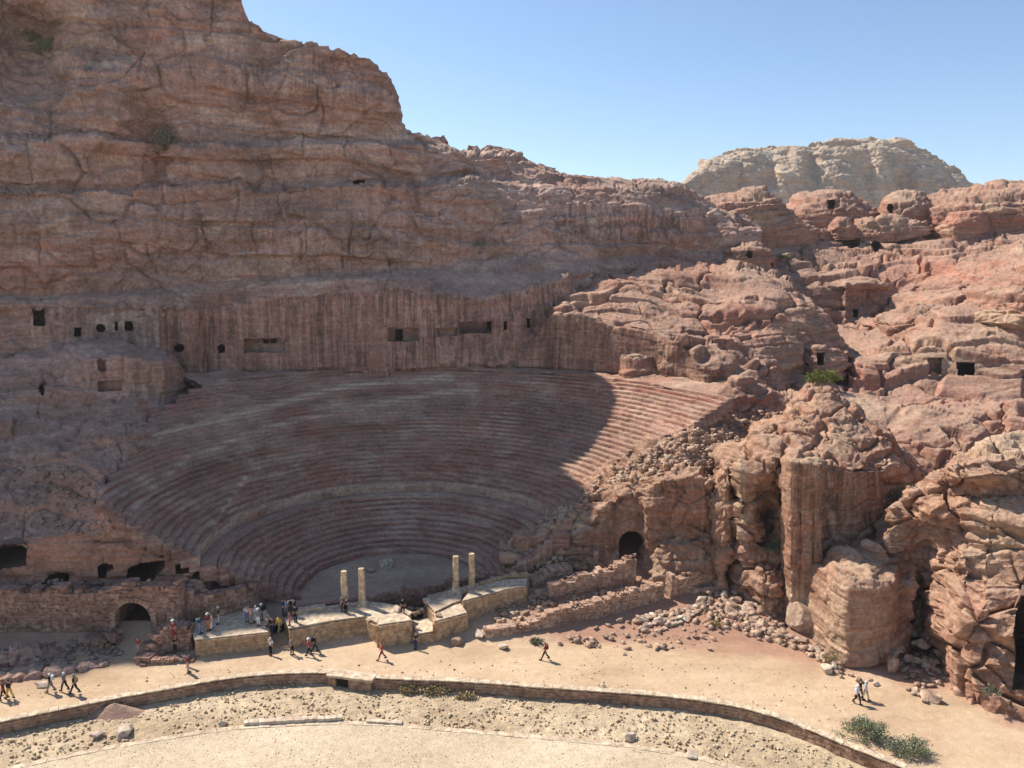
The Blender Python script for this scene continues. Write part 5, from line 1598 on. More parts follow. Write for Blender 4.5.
def person_meshes(kind, dress=False):
    J = pose_joints(kind)
    body = [[(J['pel'], .12), (J['waist'], .105), (J['chest'], (.15, .105)), (J['neck'], .055), (J['chin'], .075), (J['head'], (.085, .10)), (J['crown'], .06)]]
    nose = (J['head'][0] + .105, 0, J['head'][2] - .015)
    body.append([(J['head'], (.085, .10)), (nose, .016)])
    for n in 'lr':
        body.append([(J['pel'], .12), (J['hip' + n], .088), (J['kne' + n], .058), (J['ank' + n], .040), (J['toe' + n], .036)])
        body.append([(J['chest'], (.15, .105)), (J['sho' + n], .058), (J['elb' + n], .042), (J['wri' + n], .030), (J['han' + n], .032)])
        h = np.array(J['han' + n])
        for k, dy in enumerate((-.028, -.01, .01, .028)):
            f = h + np.array([.012 * (k - 1.5), dy, -.07 + .006 * abs(k - 1.5)]) if kind != 'photo' else h + np.array([.06, dy, .02])
            body.append([(J['han' + n], .032), (tuple(f), .009)])
        th = h + np.array([.045, 0, -.03])
        body.append([(J['han' + n], .032), (tuple(th), .010)])
    out = {'body': skin_mesh('body', body)}
    sh = [[((J['pel'][0], 0, J['pel'][2] + .0), (.155, .125)), (J['waist'], (.145, .12)), (J['chest'], (.17, .125)), ((J['neck'][0], 0, J['neck'][2] - .03), .075)]]
    for n in 'lr':
        sh.append([(J['chest'], (.17, .125)), (J['sho' + n], .078), (J['elb' + n], .060)])
        if kind in ('walk', 'photo'):
            sh.append([(J['elb' + n], .060), (J['wri' + n], .046)])
    out['shirt'] = skin_mesh('shirt', sh)
    if dress:
        m = MB()
        m.lathe([(.32, J['ankl'][2] + .06), (.27, .45), (.20, .80), (.15, 1.02), (.13, 1.08)], (0, 0, 0), 16, .012)
        out['skirt'] = m.mesh('skirt', True)
    else:
        tr = [[((J['pel'][0], 0, J['pel'][2] + .05), (.145, .12)), (J['pel'], (.15, .125))]]
        for n in 'lr':
            tr.append([(J['pel'], (.15, .125)), (J['hip' + n], .108), (J['kne' + n], .078), (tuple(np.array(J['ank' + n]) + np.array([0, 0, .04])), .066)])
        out['trousers'] = skin_mesh('trousers', tr)
    hd = J['head']
    hair = [[((hd[0] - .05, 0, hd[2] - .05), .075), ((hd[0] - .03, 0, hd[2] + .045), (.085, .09)), ((hd[0] + .035, 0, hd[2] + .085), .05)]]
    out['hair'] = skin_mesh('hair', hair)
    m = MB(); m.lathe([(.17, -.012), (.175, 0), (.105, .012), (.10, .075), (.07, .11)], (hd[0] - .005, 0, hd[2] + .045), 16)
    out['sun_hat'] = m.mesh('sun_hat', True)
    m = skin_mesh('head_scarf', [[((hd[0] - .04, 0, hd[2] - .16), (.13, .10)), ((hd[0] - .025, 0, hd[2] - .03), (.105, .10)), ((hd[0] - .01, 0, hd[2] + .065), (.10, .10))]])
    out['head_scarf'] = m
    m = MB(); m.box((-.20, 0, 1.26), (.16, .28, .40), 0, .02); m.box((-.29, 0, 1.18), (.05, .20, .2), 0, .01)
    out['backpack'] = m.mesh('backpack')
    for n, s in (('l', 1), ('r', -1)):
        m = MB()
        a = J['ank' + n]; t = J['toe' + n]
        m.box(((a[0] + t[0]) / 2 - .01, a[1], a[2] - .02), (.27, .095, .085), .08 * s, .008)
        out['shoe' + n] = m.mesh('shoe')
    return out


PM = {k: person_meshes(k) for k in ('walk', 'stride', 'stand', 'lean', 'photo')}
PM['robe'] = person_meshes('stand', True)
M_SKIN = [plain('skin', (.42, .25, .17), .08), plain('deep skin', (.24, .13, .085), .08)]
CLOTH = {n: plain(n + ' cloth', c, .15) for n, c in dict(white=(.72, .70, .67), black=(.018, .018, .02), red=(.42, .035, .04), dark_red=(.20, .03, .035), navy=(.03, .045, .10), blue=(.10, .20, .40),
         yellow=(.65, .42, .06), pink=(.60, .36, .32), grey=(.20, .20, .21), khaki=(.30, .24, .15), green=(.08, .16, .08), cream=(.62, .54, .42), teal=(.06, .22, .24), orange=(.55, .18, .05)).items()}
M_HAIR = plain('dark hair', (.022, .015, .011), .2)
M_SHOE = plain('shoe leather', (.05, .04, .035), .3)


def person(px, py, pose, shirt, lower, head, label, rot, z=None, pack=None, s=1.0, skin=0):
    p = GG(px, py) if z is None else G(px, py, z)
    o = tag(empty('person', (p[0], p[1], p[2] + .02)), label, 'person')
    o.rotation_euler.z = R(rot)
    o.scale = (s, s, s)
    pm = PM[pose]

    def put(n, mat):
        c = bpy.data.objects.new('shoe' if n.startswith('shoe') else n, pm[n])
        COL.objects.link(c); c.parent = o
        if not pm[n].materials:
            pm[n].materials.append(mat)
        c.material_slots[0].link = 'OBJECT'
        c.material_slots[0].material = mat
    put('body', M_SKIN[skin]); put('shirt', CLOTH[shirt])
    put('skirt' if 'skirt' in pm else 'trousers', CLOTH[lower])
    put('shoel', M_SHOE); put('shoer', M_SHOE)
    kind, col = head if isinstance(head, tuple) else (head, None)
    put(kind, M_HAIR if kind == 'hair' else CLOTH[col])
    if pack:
        put('backpack', CLOTH[pack])
    return o


hat = lambda c: ('sun_hat', c)
scarf = lambda c: ('head_scarf', c)
PEOPLE = [
 # on the path, left
 (4, 700, 'walk', 'dark_red', 'black', 'hair', 'person in dark red top and black trousers at the left edge of the path', 200),
 (10, 699, 'stride', 'black', 'yellow', 'hair', 'person with a black top and bright yellow trousers striding on the path', 160),
 (51, 692, 'walk', 'black', 'grey', scarf('white'), 'person with white head scarf walking first of the three towards the edge of the path', 185, None, 'white'),
 (65, 691, 'walk', 'grey', 'black', scarf('white'), 'person in grey top and white scarf, middle of the three walking on the left path', 175),
 (75, 694, 'stride', 'black', 'black', hat('khaki'), 'person all in black with khaki sun hat, last of the three on the left path', 180, None, 'khaki'),
 (139, 654, 'lean', 'red', 'pink', 'hair', 'person in red top bending in the shade before the arched gateway', 250),
 (188, 673, 'stand', 'dark_red', 'pink', 'hair', 'person with dark red top and long pale pink skirt alone at the shadow edge', 20),
 (271, 655, 'stand', 'white', 'black', scarf('white'), 'person in white top and black trousers on the path under the stage notch', 250),
 (292, 655, 'stand', 'grey', 'black', 'hair', 'person in grey and black standing on the path between white and red tops', 330),
 (309, 656, 'walk', 'red', 'black', hat('white'), 'person in red top with white hat walking on the path below the long platform', 20),
 (315, 652, 'walk', 'black', 'black', 'hair', 'person all in black right behind the red top and white hat', 10, None, 'black'),
 (382, 660, 'stride', 'red', 'dark_red', 'hair', 'person all in red walking below the square front block', 190),
 (416, 649, 'stand', 'black', 'navy', 'hair', 'person in dark clothes in the shade between the two front blocks', 250),
 (545, 660, 'stride', 'dark_red', 'black', 'hair', 'lone person in dark red vest striding across the middle of the path', 175, None, 'dark_red'),
 (857, 704, 'walk', 'white', 'black', scarf('white'), 'person in white with black trousers, leftmost of the group by the path shrubs', 300, None, 'white'),
 (859.5, 699, 'walk', 'black', 'black', 'hair', 'person all in black in the middle of the group by the path shrubs', 310),
 (865, 700, 'walk', 'white', 'cream', scarf('white'), 'person in white and cream, rightmost of the group by the path shrubs', 310),
 # on the crumbling wall
 (174, 638, 'stand', 'dark_red', 'dark_red', hat('white'), 'person in dark red with white cap on top of the crumbling wall', 250, 2.1),
 (175.5, 653, 'stand', 'black', 'black', scarf('white'), 'person in long black clothes in front of the crumbling wall', 270, .5),
 # on the left platform, in shade
 (200, 634, 'stand', 'navy', 'blue', 'hair', 'person in navy and blue at the left corner of the stage platform', 10, 1.68, 'teal'),
 (208, 631, 'stand', 'dark_red', 'orange', hat('white'), 'person with orange trousers and white hat on the shaded platform end', 60, 1.68),
 (212, 630, 'stand', 'pink', 'white', 'hair', 'person in pink and white on the shaded platform end', 200, 1.68),
 (219, 624, 'stand', 'black', 'cream', hat('cream'), 'person in black with a cream sun hat alone on the shaded platform', 210, 1.68),
 (247, 622, 'stand', 'white', 'blue', 'hair', 'person in white shirt and blue trousers, left of the big platform group', 300, 1.68),
 (251, 624, 'photo', 'pink', 'khaki', 'hair', 'person in pink top taking a picture in the platform group', 120, 1.68),
 (256, 622, 'photo', 'white', 'white', scarf('white'), 'person dressed wholly in white in the platform group', 200, 1.68),
 (258.5, 626, 'stand', 'grey', 'white', hat('white'), 'person in grey shirt and white trousers at the front of the platform group', 90, 1.68),
 (262, 621, 'stand', 'green', 'grey', hat('white'), 'person in dark green with white hat at the right of the platform group', 160, 1.68, 'black'),
 (268, 634, 'stand', 'grey', 'black', 'hair', 'person in grey and black at the left of the sunlit notch', 280, 1.0),
 (272, 634, 'walk', 'black', 'navy', 'hair', 'person in black and navy in the sunlit notch between the platforms', 270, 1.0),
 (279.5, 633, 'walk', 'yellow', 'khaki', 'hair', 'person in bright yellow shirt in the sunlit notch between the platforms', 240, 1.0),
 (290, 625.5, 'stand', 'red', 'red', 'hair', 'small person in red at the corner of the long platform', 200, ZP + .06, None, .78),
 (283, 616, 'stand', 'navy', 'black', 'hair', 'person in navy top at the left of the dark group by the orchestra', 30, 2.0),
 (286.5, 616.5, 'stand', 'blue', 'navy', 'hair', 'person in blue top in the dark group by the orchestra', 200, 2.0),
 (290.5, 615, 'stand', 'white', 'black', 'hair', 'person in white top in the dark group by the orchestra', 120, 2.0, 'black'),
 (295, 616, 'stand', 'black', 'grey', 'hair', 'person in black top and grey trousers at the right of the dark group', 180, 2.0),
 (295.5, 622.5, 'stand', 'black', 'black', 'hair', 'person in black leaning at the end of the pale parapet', 90, ZP + .06),
 (403, 615, 'stand', 'black', 'black', 'hair', 'person in black standing beside the round stone near the left columns', 100, ZP + .08),
 (343, 611.5, 'lean', 'grey', 'black', 'hair', 'person in grey at the foot of the leftmost column', 300, ZP + .08),
 (346.5, 612.5, 'lean', 'navy', 'black', 'hair', 'person in navy resting right at the foot of the leftmost column', 250, ZP + .08, None, .9),
]
for a in PEOPLE:
    person(*a)


# ------------------------------------------------------------------ plants
def leaf_mat(name, a, b):
    t = NT(name)
    n = t.noise(t.mapped((1, 1, 1)), 2.5, 4, .7)
    n2 = t.noise(t.mapped((1, 1, 1)), 14., 2, .6)
    col = t.mix(n2, t.ramp(n, [(.35, a), (.65, b)]), t.ramp(n, [(.3, mul(a, .7)), (.7, mul(b, 1.3))]))
    t.b.inputs['Roughness'].default_value = .7
    return t.out(col)


M_LEAF = {'green': leaf_mat('green leaves', (.15, .16, .09), (.27, .28, .17)), 'bright': leaf_mat('bright leaves', (.13, .16, .035), (.24, .26, .06)),
          'grey': leaf_mat('grey green leaves', (.13, .125, .075), (.23, .215, .13)), 'dry': leaf_mat('dry grass', (.30, .22, .10), (.46, .35, .18)), 'teal': leaf_mat('blue green leaves', (.04, .085, .055), (.08, .14, .085))}
M_TWIG = plain('twigs', (.16, .11, .075), .3)


def bush(base, rx, ry, h, n, leaf, mat, label, name='shrub', cat='shrub', group=None, narrow=.35, seed=0, stems=10):
    g = np.random.default_rng(seed)
    o = tag(empty(name, tuple(base)), label, cat, group)
    # stems fanning out of the ground, leaves clustered about their ends
    tips, V, F = [], [], []
    m = MB()
    nst = stems * 3
    for k in range(nst):
        a = g.uniform(0, 2 * math.pi); r = math.sqrt(g.uniform(0, 1))
        t = np.array([rx * r * math.cos(a), ry * r * math.sin(a), h * (1 - .55 * r * r) * g.uniform(.55, 1.0)])
        b = np.array([rx * .25 * r * math.cos(a), ry * .25 * r * math.sin(a), -.08])
        tips.append((b, t))
        d = t - b; s = np.cross(d, [0, 0, 1.]); s = s / (np.linalg.norm(s) + 1e-6) * .012 * max(1, h)
        u = np.cross(d, s); u = u / (np.linalg.norm(u) + 1e-6) * .012 * max(1, h)
        q = [b + s, b - .5 * s + u, b - .5 * s - u]; q2 = [t + .3 * s, t - .15 * s + .3 * u, t - .15 * s - .3 * u]
        m.add(q + q2, [(0, 1, 4, 3), (1, 2, 5, 4), (2, 0, 3, 5)])
    m.build('stems', M_TWIG, o)
    ids = g.integers(0, nst, n)
    B = np.array([b for b, t in tips])[ids]; T = np.array([t for b, t in tips])[ids]
    w = g.uniform(narrow, 1.05, n) ** .7
    C = B + (T - B) * w[:, None] + g.normal(0, .09 * max(rx, h), (n, 3)) * np.array([1, 1, .7])
    C[:, 2] = np.maximum(C[:, 2], .03)
    d1 = (T - B) / np.linalg.norm(T - B, axis=1)[:, None] + g.normal(0, .6, (n, 3)); d1 /= np.linalg.norm(d1, axis=1)[:, None]
    d2 = np.cross(d1, g.normal(0, 1, (n, 3))); d2 /= (np.linalg.norm(d2, axis=1)[:, None] + 1e-6)
    L = (leaf * g.uniform(.6, 1.4, n))[:, None]
    Vq = np.stack([C - d1 * L * .5, C + d2 * L * .22, C + d1 * L * .5, C - d2 * L * .22], 1).reshape(-1, 3)
    link('foliage', mesh_np('foliage', Vq, np.arange(4 * n).reshape(-1, 4)), mat, o)
    return o


def on(P, px, py):
    """point of a rock surface nearest to the pixel"""
    qx, qy = pix(P)
    d = (qx - px) ** 2 + (qy - py) ** 2
    i = np.unravel_index(np.argmin(d), d.shape)
    return P[i]


bush(GG(862, 737), 2.1, 1.2, 1.5, 3200, .15, M_LEAF['green'], 'larger grey-green shrub beside the retaining wall at the right', seed=1)
bush(GG(912, 754), 1.8, 1.0, 1.35, 2600, .15, M_LEAF['green'], 'smaller green shrub right of the larger one beside the retaining wall', seed=2)
bush(on(PH, 818, 384) + np.array([0, -1.5, .5]), 3.0, 1.6, 2.0, 2200, .30, M_LEAF['bright'], 'bright yellow-green bush at the foot of the red slope', seed=3)
bush(on(PO, 897, 500) + np.array([.6, -.8, -.2]), 2.0, 1.4, 2.4, 1500, .24, M_LEAF['grey'], 'grey-green bush growing in the cleft above the foreground rock', seed=4)
bush(on(PO, 776, 552) + np.array([0, -.7, 0]), .95, .7, 1.9, 900, .2, M_LEAF['teal'], 'dark green bush hanging in the hollow beside the carved pilaster', seed=5)
bush(on(PA, 716, 512) + np.array([0, -.5, 0]), .55, .5, 1.2, 500, .16, M_LEAF['grey'], 'small green bush on the wall beside the ragged rock rib', seed=6)
bush(on(PF, 984, 690) + np.array([0, -1.0, .2]), .75, .6, .8, 500, .16, M_LEAF['grey'], 'low green plant on the ledge of the foreground rock', seed=7)
bush(GG(537, 644), .75, .5, .75, 350, .2, M_LEAF['grey'], 'small grey weed behind the lone walker on the path', name='weed', cat='weed', seed=8)
bush(GG(716, 626), .7, .5, .7, 350, .2, M_LEAF['dry'], 'small dry weed beside the rubble at the right', name='weed', cat='weed', seed=9)
bush(G(603, 698, -.82), .55, .35, 1.5, 320, .16, M_LEAF['teal'], 'small green weed growing up the retaining wall', name='weed', cat='weed', seed=10)
bush(G(407, 693, -.85), 1.1, .4, .75, 600, .2, M_LEAF['dry'], 'left clump of yellow dry grass under the retaining wall', name='grass_clump', cat='grass', seed=11)
bush(G(432, 694, -.85), 1.4, .4, .85, 700, .2, M_LEAF['dry'], 'middle and largest clump of yellow dry grass under the retaining wall', name='grass_clump', cat='grass', seed=12)
bush(G(466, 699, -.85), 1.0, .35, .6, 400, .2, M_LEAF['dry'], 'right and faintest clump of dry grass under the retaining wall', name='grass_clump', cat='grass', seed=13)
bush(on(PC, 166, 150), 1.6, 1.3, 4.0, 900, .35, M_LEAF['grey'], 'dark bush in the groove of the shaded mountain face', seed=14)
bush(on(PC, 48, 52), 2.0, 1.4, 2.4, 900, .35, M_LEAF['green'], 'green bush in the gully at the upper left of the mountain', seed=15)
bush(on(PC, 28, 42), 2.0, 1.4, 2.2, 800, .35, M_LEAF['grey'], 'paler bush left of the green one in the upper left gully', seed=16)
bush(on(PC, 480, 252), .8, .6, 2.2, 400, .25, M_LEAF['green'], 'small plant in the crack of the mountain above the carved wall', seed=17)
bush(on(PH, 783, 258), 1.8, 1.2, 1.1, 500, .3, M_LEAF['grey'], 'faint grey-green bush high on the red slope', seed=18)
bush(on(PB, 838, 655) + np.array([-.9, -.4, -.3]), .7, .5, .9, 400, .18, M_LEAF['dry'], 'dry tuft at the left foot of the square rock block', name='grass_clump', cat='grass', seed=19)


# ------------------------------------------------------------------ loose stones
def stone_mesh(name, seed, sub=3, chisel=16, flat=.7):
    bm = bmesh.new()
    bmesh.ops.create_icosphere(bm, subdivisions=sub, radius=1)
    g = np.random.default_rng(seed)
    V = np.array([v.co[:] for v in bm.verts])
    for _ in range(chisel):
        n = g.normal(0, 1, 3); n /= np.linalg.norm(n)
        c = g.uniform(.48, .8)
        d = V @ n - c
        V = V - np.clip(d, 0, None)[:, None] * n
    V = V * np.array([1, g.uniform(.7, .95), flat * g.uniform(.8, 1.1)])
    V = V * 1.15 + .035 * np.stack([fbm(V * 2.5 + seed, 3, seed), fbm(V * 2.5 + 7, 3, seed), fbm(V * 2.5 + 3, 3, seed)], -1)
    for v, p in zip(bm.verts, V):
        v.co = p
    me = bpy.data.meshes.new(name)
    bm.to_mesh(me); bm.free()
    return me


M_BLD = masonry_mat('boulder stone', (.32, .20, .135), (.42, .28, .195), (.51, .37, .265))
M_BLDP = masonry_mat('pale boulder stone', (.46, .34, .24), (.54, .42, .31), (.62, .50, .39), .2)
STN = [stone_mesh('boulder', 500 + k) for k in range(7)]


def put_stone(p, s, label, mat, seed, cat='boulder', group=None, rz=None, tilt=.25, sc=(1, 1, 1), name='boulder'):
    g = random.Random(seed)
    o = bpy.data.objects.new(name, STN[seed % 7])
    COL.objects.link(o)
    o.location = (p[0], p[1], p[2] + s * .38 * sc[2])
    o.rotation_euler = (g.uniform(-tilt, tilt), g.uniform(-tilt, tilt), g.uniform(0, 6.3) if rz is None else rz)
    o.scale = (s * sc[0], s * sc[1], s * sc[2])
    if not STN[seed % 7].materials:
        STN[seed % 7].materials.append(mat)
    o.material_slots[0].link = 'OBJECT'
    o.material_slots[0].material = mat
    return tag(o, label, cat, group)


put_stone(GG(808, 634) + np.array([0, .6, .2]), 2.1, 'big brown rounded boulder leaning at the foot of the carved pilaster', M_BLD, 1, sc=(1.25, .9, 1.1), rz=-.5, tilt=.2)
put_stone(GG(891, 672), 1.0, 'upright brown block standing before the rubble alcove', M_BLD, 9, sc=(.6, .6, 1.75), tilt=.05, cat='stone block')
put_stone(GG(931, 699), .8, 'dark reddish boulder on the path before the foreground rock', M_BLD, 3, sc=(1.1, 1, .9))
put_stone(GG(827, 672), .62, 'pale boulder at the corner of the square rock block', M_BLDP, 4)
put_stone(G(124, 734, -.82), .85, 'large pale boulder lying in the gravel below the earth mound', M_BLDP, 5, sc=(1.2, .9, .8))
put_stone(G(96, 737, -.82), .55, 'grey white boulder in the gravel left of the large pale one', M_BLDP, 6)
put_stone(GG(43, 686), .55, 'pale boulder on the path behind the three walkers', M_BLDP, 2, sc=(1.2, 1, .7))
put_stone(G(223, 726, -.82), .45, 'small pale boulder on the gravel above the low kerb run', M_BLDP, 8)
put_stone(G(629, 739, -.82), .55, 'white boulder at the kerb in the middle of the gravel', M_BLDP, 10)
put_stone(G(691, 758, -.82), .5, 'pale boulder at the right end of the thin kerb line', M_BLDP, 11)
put_stone(GG(457, 642) + np.array([0, -.3, 0]), .72, 'brown round drum lying against the right front block', M_BLD, 12, cat='stone drum')
put_stone(GG(480, 637), .62, 'pale round stone at the left end of the front ruined wall', M_BLDP, 13)
put_stone(GG(502, 648), .55, 'pale flat stone on the path below the front ruined wall', M_BLDP, 0, sc=(1.1, 1, .7))
put_stone(G(397, 613, ZP + .05), .62, 'round pale stone block beside the person in black on the platform', M_BLDP, 15, sc=(.9, .9, 1.2))
put_stone(G(439, 617, ZP + .1), .42, 'rough stone on top of the right front block', M_BLD, 16)
put_stone(G(427, 603, ZP + .2), .5, 'pale block on the upper corner of the curved platform', M_BLDP, 17)
put_stone(G(386, 566.5, 1.05), 1.1, 'squared stone block at the far edge of the orchestra floor', M_BLDP, 18, sc=(.9, .8, .9), tilt=.05, cat='stone block')
put_stone(G(370, 571, 1.05), .6, 'low stone left of the squared block on the orchestra floor', M_BLD, 19, cat='stone block')
rg = random.Random(5)
# rows of pale stones and fallen blocks near the ruins
spots = []
for (x0, y0, x1, y1, n) in ((634,623,664,613,9),(640,629,668,619,9),(655,632,690,618,9),(668,614,712,603,9),(642,620,680,612,7),(660,624,700,613,7)):
    for k in range(n):
        t = (k + .5) / n
        spots.append((x0 + (x1 - x0) * t + rg.uniform(-1, 1), y0 + (y1 - y0) * t + rg.uniform(-1, 1), rg.uniform(.28, .5), M_BLDP if rg.random() < .35 else M_BLD))
for k, (a, b, s, m) in enumerate(spots):
    put_stone(GG(a, b), s, 'loose stone in the low rows of wall stones right of the ruined walls', m, k, 'stone', 'stones lying in low rows near the ruins', sc=(1.25, .9, .8), name='loose_stone')
k0 = 100
for (x0, y0, x1, y1, n, s0, s1) in ((762,630,808,646,10,.3,.6),(808,646,836,672,9,.3,.6),(740,608,765,628,9,.4,.8),(700,585,760,625,34,.3,.8),(836,668,880,690,5,.25,.45),(905,690,935,702,6,.25,.5)):
    for k in range(n):
        t = rg.random() if n > 12 else (k + .5) / n
        k0 += 1
        jx, jy = (rg.uniform(-16, 16), rg.uniform(-10, 8)) if n > 12 else (rg.uniform(-3, 3), rg.uniform(-3, 3))
        put_stone(GG(x0 + (x1 - x0) * t + jx, y0 + (y1 - y0) * t + jy), rg.uniform(s0, s1), 'fallen sandstone block on the red earth at the foot of the tall outcrop', M_BLD if rg.random() < .75 else M_BLDP, k0,
                  'fallen block', 'fallen blocks along the foot of the outcrops', name='fallen_block')
for k in range(26):
    a = 905 + rg.uniform(-12, 40); b = 652 + rg.uniform(-22, 18)
    k0 += 1
    zz = max(0, (672 - b) * .035)
    p = G(a, b, zz); 
    put_stone(p, rg.uniform(.35, .8), 'broken rock lying in the alcove of the foreground rock', M_BLD, k0, 'broken rock', 'broken rocks heaped in the alcove', name='broken_rock')
for (a, b, s) in ((592,643,.3),(586,640,.35),(605,637,.42),(611,640,.3),(627,636,.3),(571,639,.4),(664,645,.3),(695,637,.35),(620,621,.4),(672,648,.25),(589,647,.3),(560,645,.3),(625,655,.22),(710,650,.25)):
    k0 += 1
    put_stone(GG(a, b), s, 'scattered dark stone on the path edge below the front ruined wall', M_BLD, k0, 'stone', 'scattered stones on the path edge', name='loose_stone')

# uncountable small rubble
IV = np.array([(-1, -1, -1), (1, -1, -1), (1, 1, -1), (-1, 1, -1), (-1, -1, 1), (1, -1, 1), (1, 1, 1), (-1, 1, 1)]) * .68
IF = np.array([(0, 2, 1), (0, 3, 2), (4, 5, 6), (4, 6, 7), (0, 1, 5), (0, 5, 4), (1, 2, 6), (1, 6, 5), (2, 3, 7), (2, 7, 6), (3, 0, 4), (3, 4, 7)])


def scatter(name, pts, smin, smax, mat, label, seed, power=2.5):
    g = np.random.default_rng(seed)
    n = len(pts)
    s = smin + (smax - smin) * g.uniform(0, 1, n) ** power
    V = np.repeat(IV[None], n, 0)
    V = V * (1 + .4 * g.uniform(-1, 1, (n, len(IV), 3)))
    V = V * np.stack([g.uniform(.8, 1.5, n), g.uniform(.6, 1.1, n), g.uniform(.45, .9, n)], -1)[:, None, :]
    a = g.uniform(0, 2 * math.pi, n); ca, sa = np.cos(a), np.sin(a)
    x = V[..., 0] * ca[:, None] - V[..., 1] * sa[:, None]; y = V[..., 0] * sa[:, None] + V[..., 1] * ca[:, None]
    V = np.stack([x, y, V[..., 2]], -1) * s[:, None, None] + np.asarray(pts)[:, None, :] + np.array([0, 0, 1.]) * (s * .25)[:, None, None]
    F = (IF[None] + (np.arange(n) * len(IV))[:, None, None]).reshape(-1, 3)
    return tag(link(name, mesh_np(name, V.reshape(-1, 3), F), mat), label, None, None, 'stuff')


def ground_pts(poly, n, seed, z=None):
    g = np.random.default_rng(seed)
    a = np.array(poly)
    out = []
    lo, hi = a.min(0), a.max(0)
    while len(out) < n:
        q = g.uniform(lo, hi, (n * 2, 2))
        q = q[in_poly(q[:, 0], q[:, 1], poly)]
        for x, y in q[:n - len(out)]:
            out.append(GG(x, y) if z is None else G(x, y, z))
    return np.array(out)


def surf_pts(P, poly, n, seed):
    g = np.random.default_rng(seed)
    qx, qy = pix(P)
    ii = np.argwhere(in_poly(qx, qy, poly))
    if len(ii) == 0:
        return np.zeros((0, 3))
    j = ii[g.integers(0, len(ii), n)]
    return P[j[:, 0], j[:, 1]] + g.normal(0, .12, (n, 3)) * np.array([1, 1, 0])


rub = np.concatenate([
    ground_pts([(690,590),(735,580),(765,600),(790,640),(740,630),(690,612)], 420, 1),
    ground_pts([(620,620),(700,605),(740,625),(700,650),(600,650),(560,640)], 160, 2),
    ground_pts([(745,615),(830,650),(845,680),(800,650),(740,635)], 200, 3),
    surf_pts(PS, [(600,490),(640,455),(700,425),(760,400),(790,405),(760,460),(700,480)], 1500, 4),
    surf_pts(PS, [(540,520),(575,490),(600,470),(640,460),(640,490),(560,530)], 200, 5),
    surf_pts(PA, [(520,590),(546,555),(572,560),(572,590)], 260, 6),
    surf_pts(PA, [(700,484),(712,470),(740,465),(745,500),(715,500)], 160, 7),
    ground_pts([(490,610),(600,585),(610,600),(500,630)], 200, 8),
    ground_pts([(600,590),(660,570),(670,590),(640,600)], 90, 12),
    ground_pts([(405,612),(455,592),(460,602),(415,616)], 90, 9, 1.4),
    ground_pts([(900,655),(930,640),(945,680),(930,695),(900,675)], 160, 10),
])
scatter('rubble', rub, .07, .42, M_BLD, 'broken sandstone rubble strewn between the ruins and the rocks', 1)
rub2 = np.concatenate([
    ground_pts([(0,650),(60,640),(100,640),(125,650),(110,665),(40,668),(0,672)], 260, 21),
    surf_pts(PL, [(0,500),(60,470),(110,470),(150,520),(110,535),(0,530)], 320, 22),
    surf_pts(PL, [(0,594),(0,580),(200,582),(220,596),(150,596)], 200, 23),
    surf_pts(PL, [(0,460),(0,480),(90,500),(100,470)], 80, 24),
])
scatter('rubble', rub2, .06, .34, masonry_mat('shaded rubble stone', (.25, .16, .115), (.33, .225, .17), (.44, .33, .26)), 'broken stones strewn over the shaded left slope and terrace', 2)
wp = ground_pts([(0,722),(75,710),(169,694),(281,682),(337,684),(457,694),(535,700),(610,705),(702,716),(808,746),(860,768),(760,768),(633,744),(500,732),(384,723),(341,721),(244,726),(165,736),(60,755),(0,768)], 5200, 31, -.85)
M_GRAV = masonry_mat('gravel stone', (.43, .31, .195), (.51, .385, .25), (.59, .46, .31), .2)
scatter('gravel', wp, .02, .15, M_GRAV, 'loose pale stones covering the dry stream bed', 3, 3.5)
tp = ground_pts([(0,775),(60,758),(165,740),(244,729),(384,725),(500,735),(633,748),(700,768),(500,775)], 1200, 41, -.67)
scatter('gravel', tp, .015, .05, M_GRAV, 'fine pebbles on the flat sand terrace', 4)
pp = ground_pts([(0,705),(0,690),(200,670),(440,660),(600,650),(740,660),(840,690),(900,750),(800,715),(600,685),(300,668),(150,688)], 500, 51)
scatter('gravel', pp, .02, .10, M_BLDP, 'small stones lying on the sandy path', 5, 3)

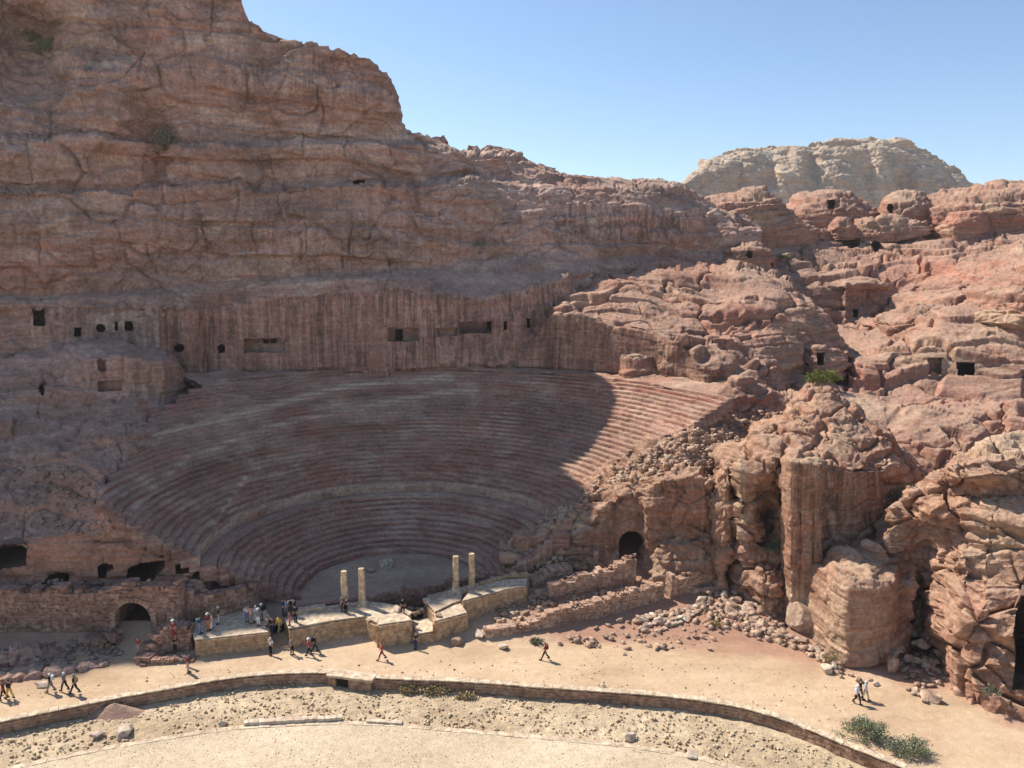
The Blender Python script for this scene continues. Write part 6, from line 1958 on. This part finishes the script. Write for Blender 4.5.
# ------------------------------------------------------------------ light, air, view
SUN_ELEV, SUN_AZ = 48.5, (-.82, .57)
sv = Vector((SUN_AZ[0], SUN_AZ[1], 0)).normalized() * math.cos(R(SUN_ELEV)) + Vector((0, 0, math.sin(R(SUN_ELEV))))
sun = bpy.data.lights.new('sun', 'SUN')
sun.energy = 5.0
sun.angle = R(.53)
sun.color = (1.0, .955, .88)
so = bpy.data.objects.new('sun', sun)
so.rotation_euler = sv.to_track_quat('Z', 'Y').to_euler()
so.location = (-60, 60, 120)
COL.objects.link(so)
world = bpy.data.worlds.new('World')
scene.world = world
world.use_nodes = True
wt = world.node_tree
bg = wt.nodes['Background']
sky = wt.nodes.new('ShaderNodeTexSky')
sky.sky_type = 'NISHITA'
sky.sun_disc = False
sky.sun_elevation = R(SUN_ELEV)
sky.sun_rotation = math.atan2(SUN_AZ[0], SUN_AZ[1])
sky.altitude = 900
sky.air_density = 1.0
sky.dust_density = .5
sky.ozone_density = 2.2
wt.links.new(sky.outputs[0], bg.inputs[0])
bg.inputs[1].default_value = .125

# thin dry-air haze over the whole valley
hb = MB(); hb.box((0, 430, 58), (2600, 1300, 126))
hm = bpy.data.materials.new('haze'); hm.use_nodes = True
hn = hm.node_tree.nodes; hn.remove(hn['Principled BSDF'])
pv = hn.new('ShaderNodeVolumePrincipled')
pv.inputs['Color'].default_value = (.95, .94, .93, 1)
pv.inputs['Density'].default_value = .00016
pv.inputs['Anisotropy'].default_value = .35
hm.node_tree.links.new(pv.outputs[0], hn['Material Output'].inputs['Volume'])
tag(hb.build('haze', hm), 'thin dry haze paling the far mountain', None, None, 'stuff')

cam = bpy.data.cameras.new('camera')
cam.sensor_width = 36
cam.lens = FPX * 36 / 1024
cam.clip_end = 12000
cam.clip_start = .5
co = bpy.data.objects.new('camera', cam)
co.location = (0, 0, CAM_H)
co.rotation_euler = (math.pi / 2 - PITCH, 0, 0)
COL.objects.link(co)
scene.camera = co
scene.view_settings.view_transform = 'Standard'
scene.view_settings.look = 'None'
scene.view_settings.exposure = 0.46
scene.view_settings.gamma = 1.0
scene.cycles.max_bounces = 5
scene.cycles.diffuse_bounces = 3
scene.cycles.use_denoising = True
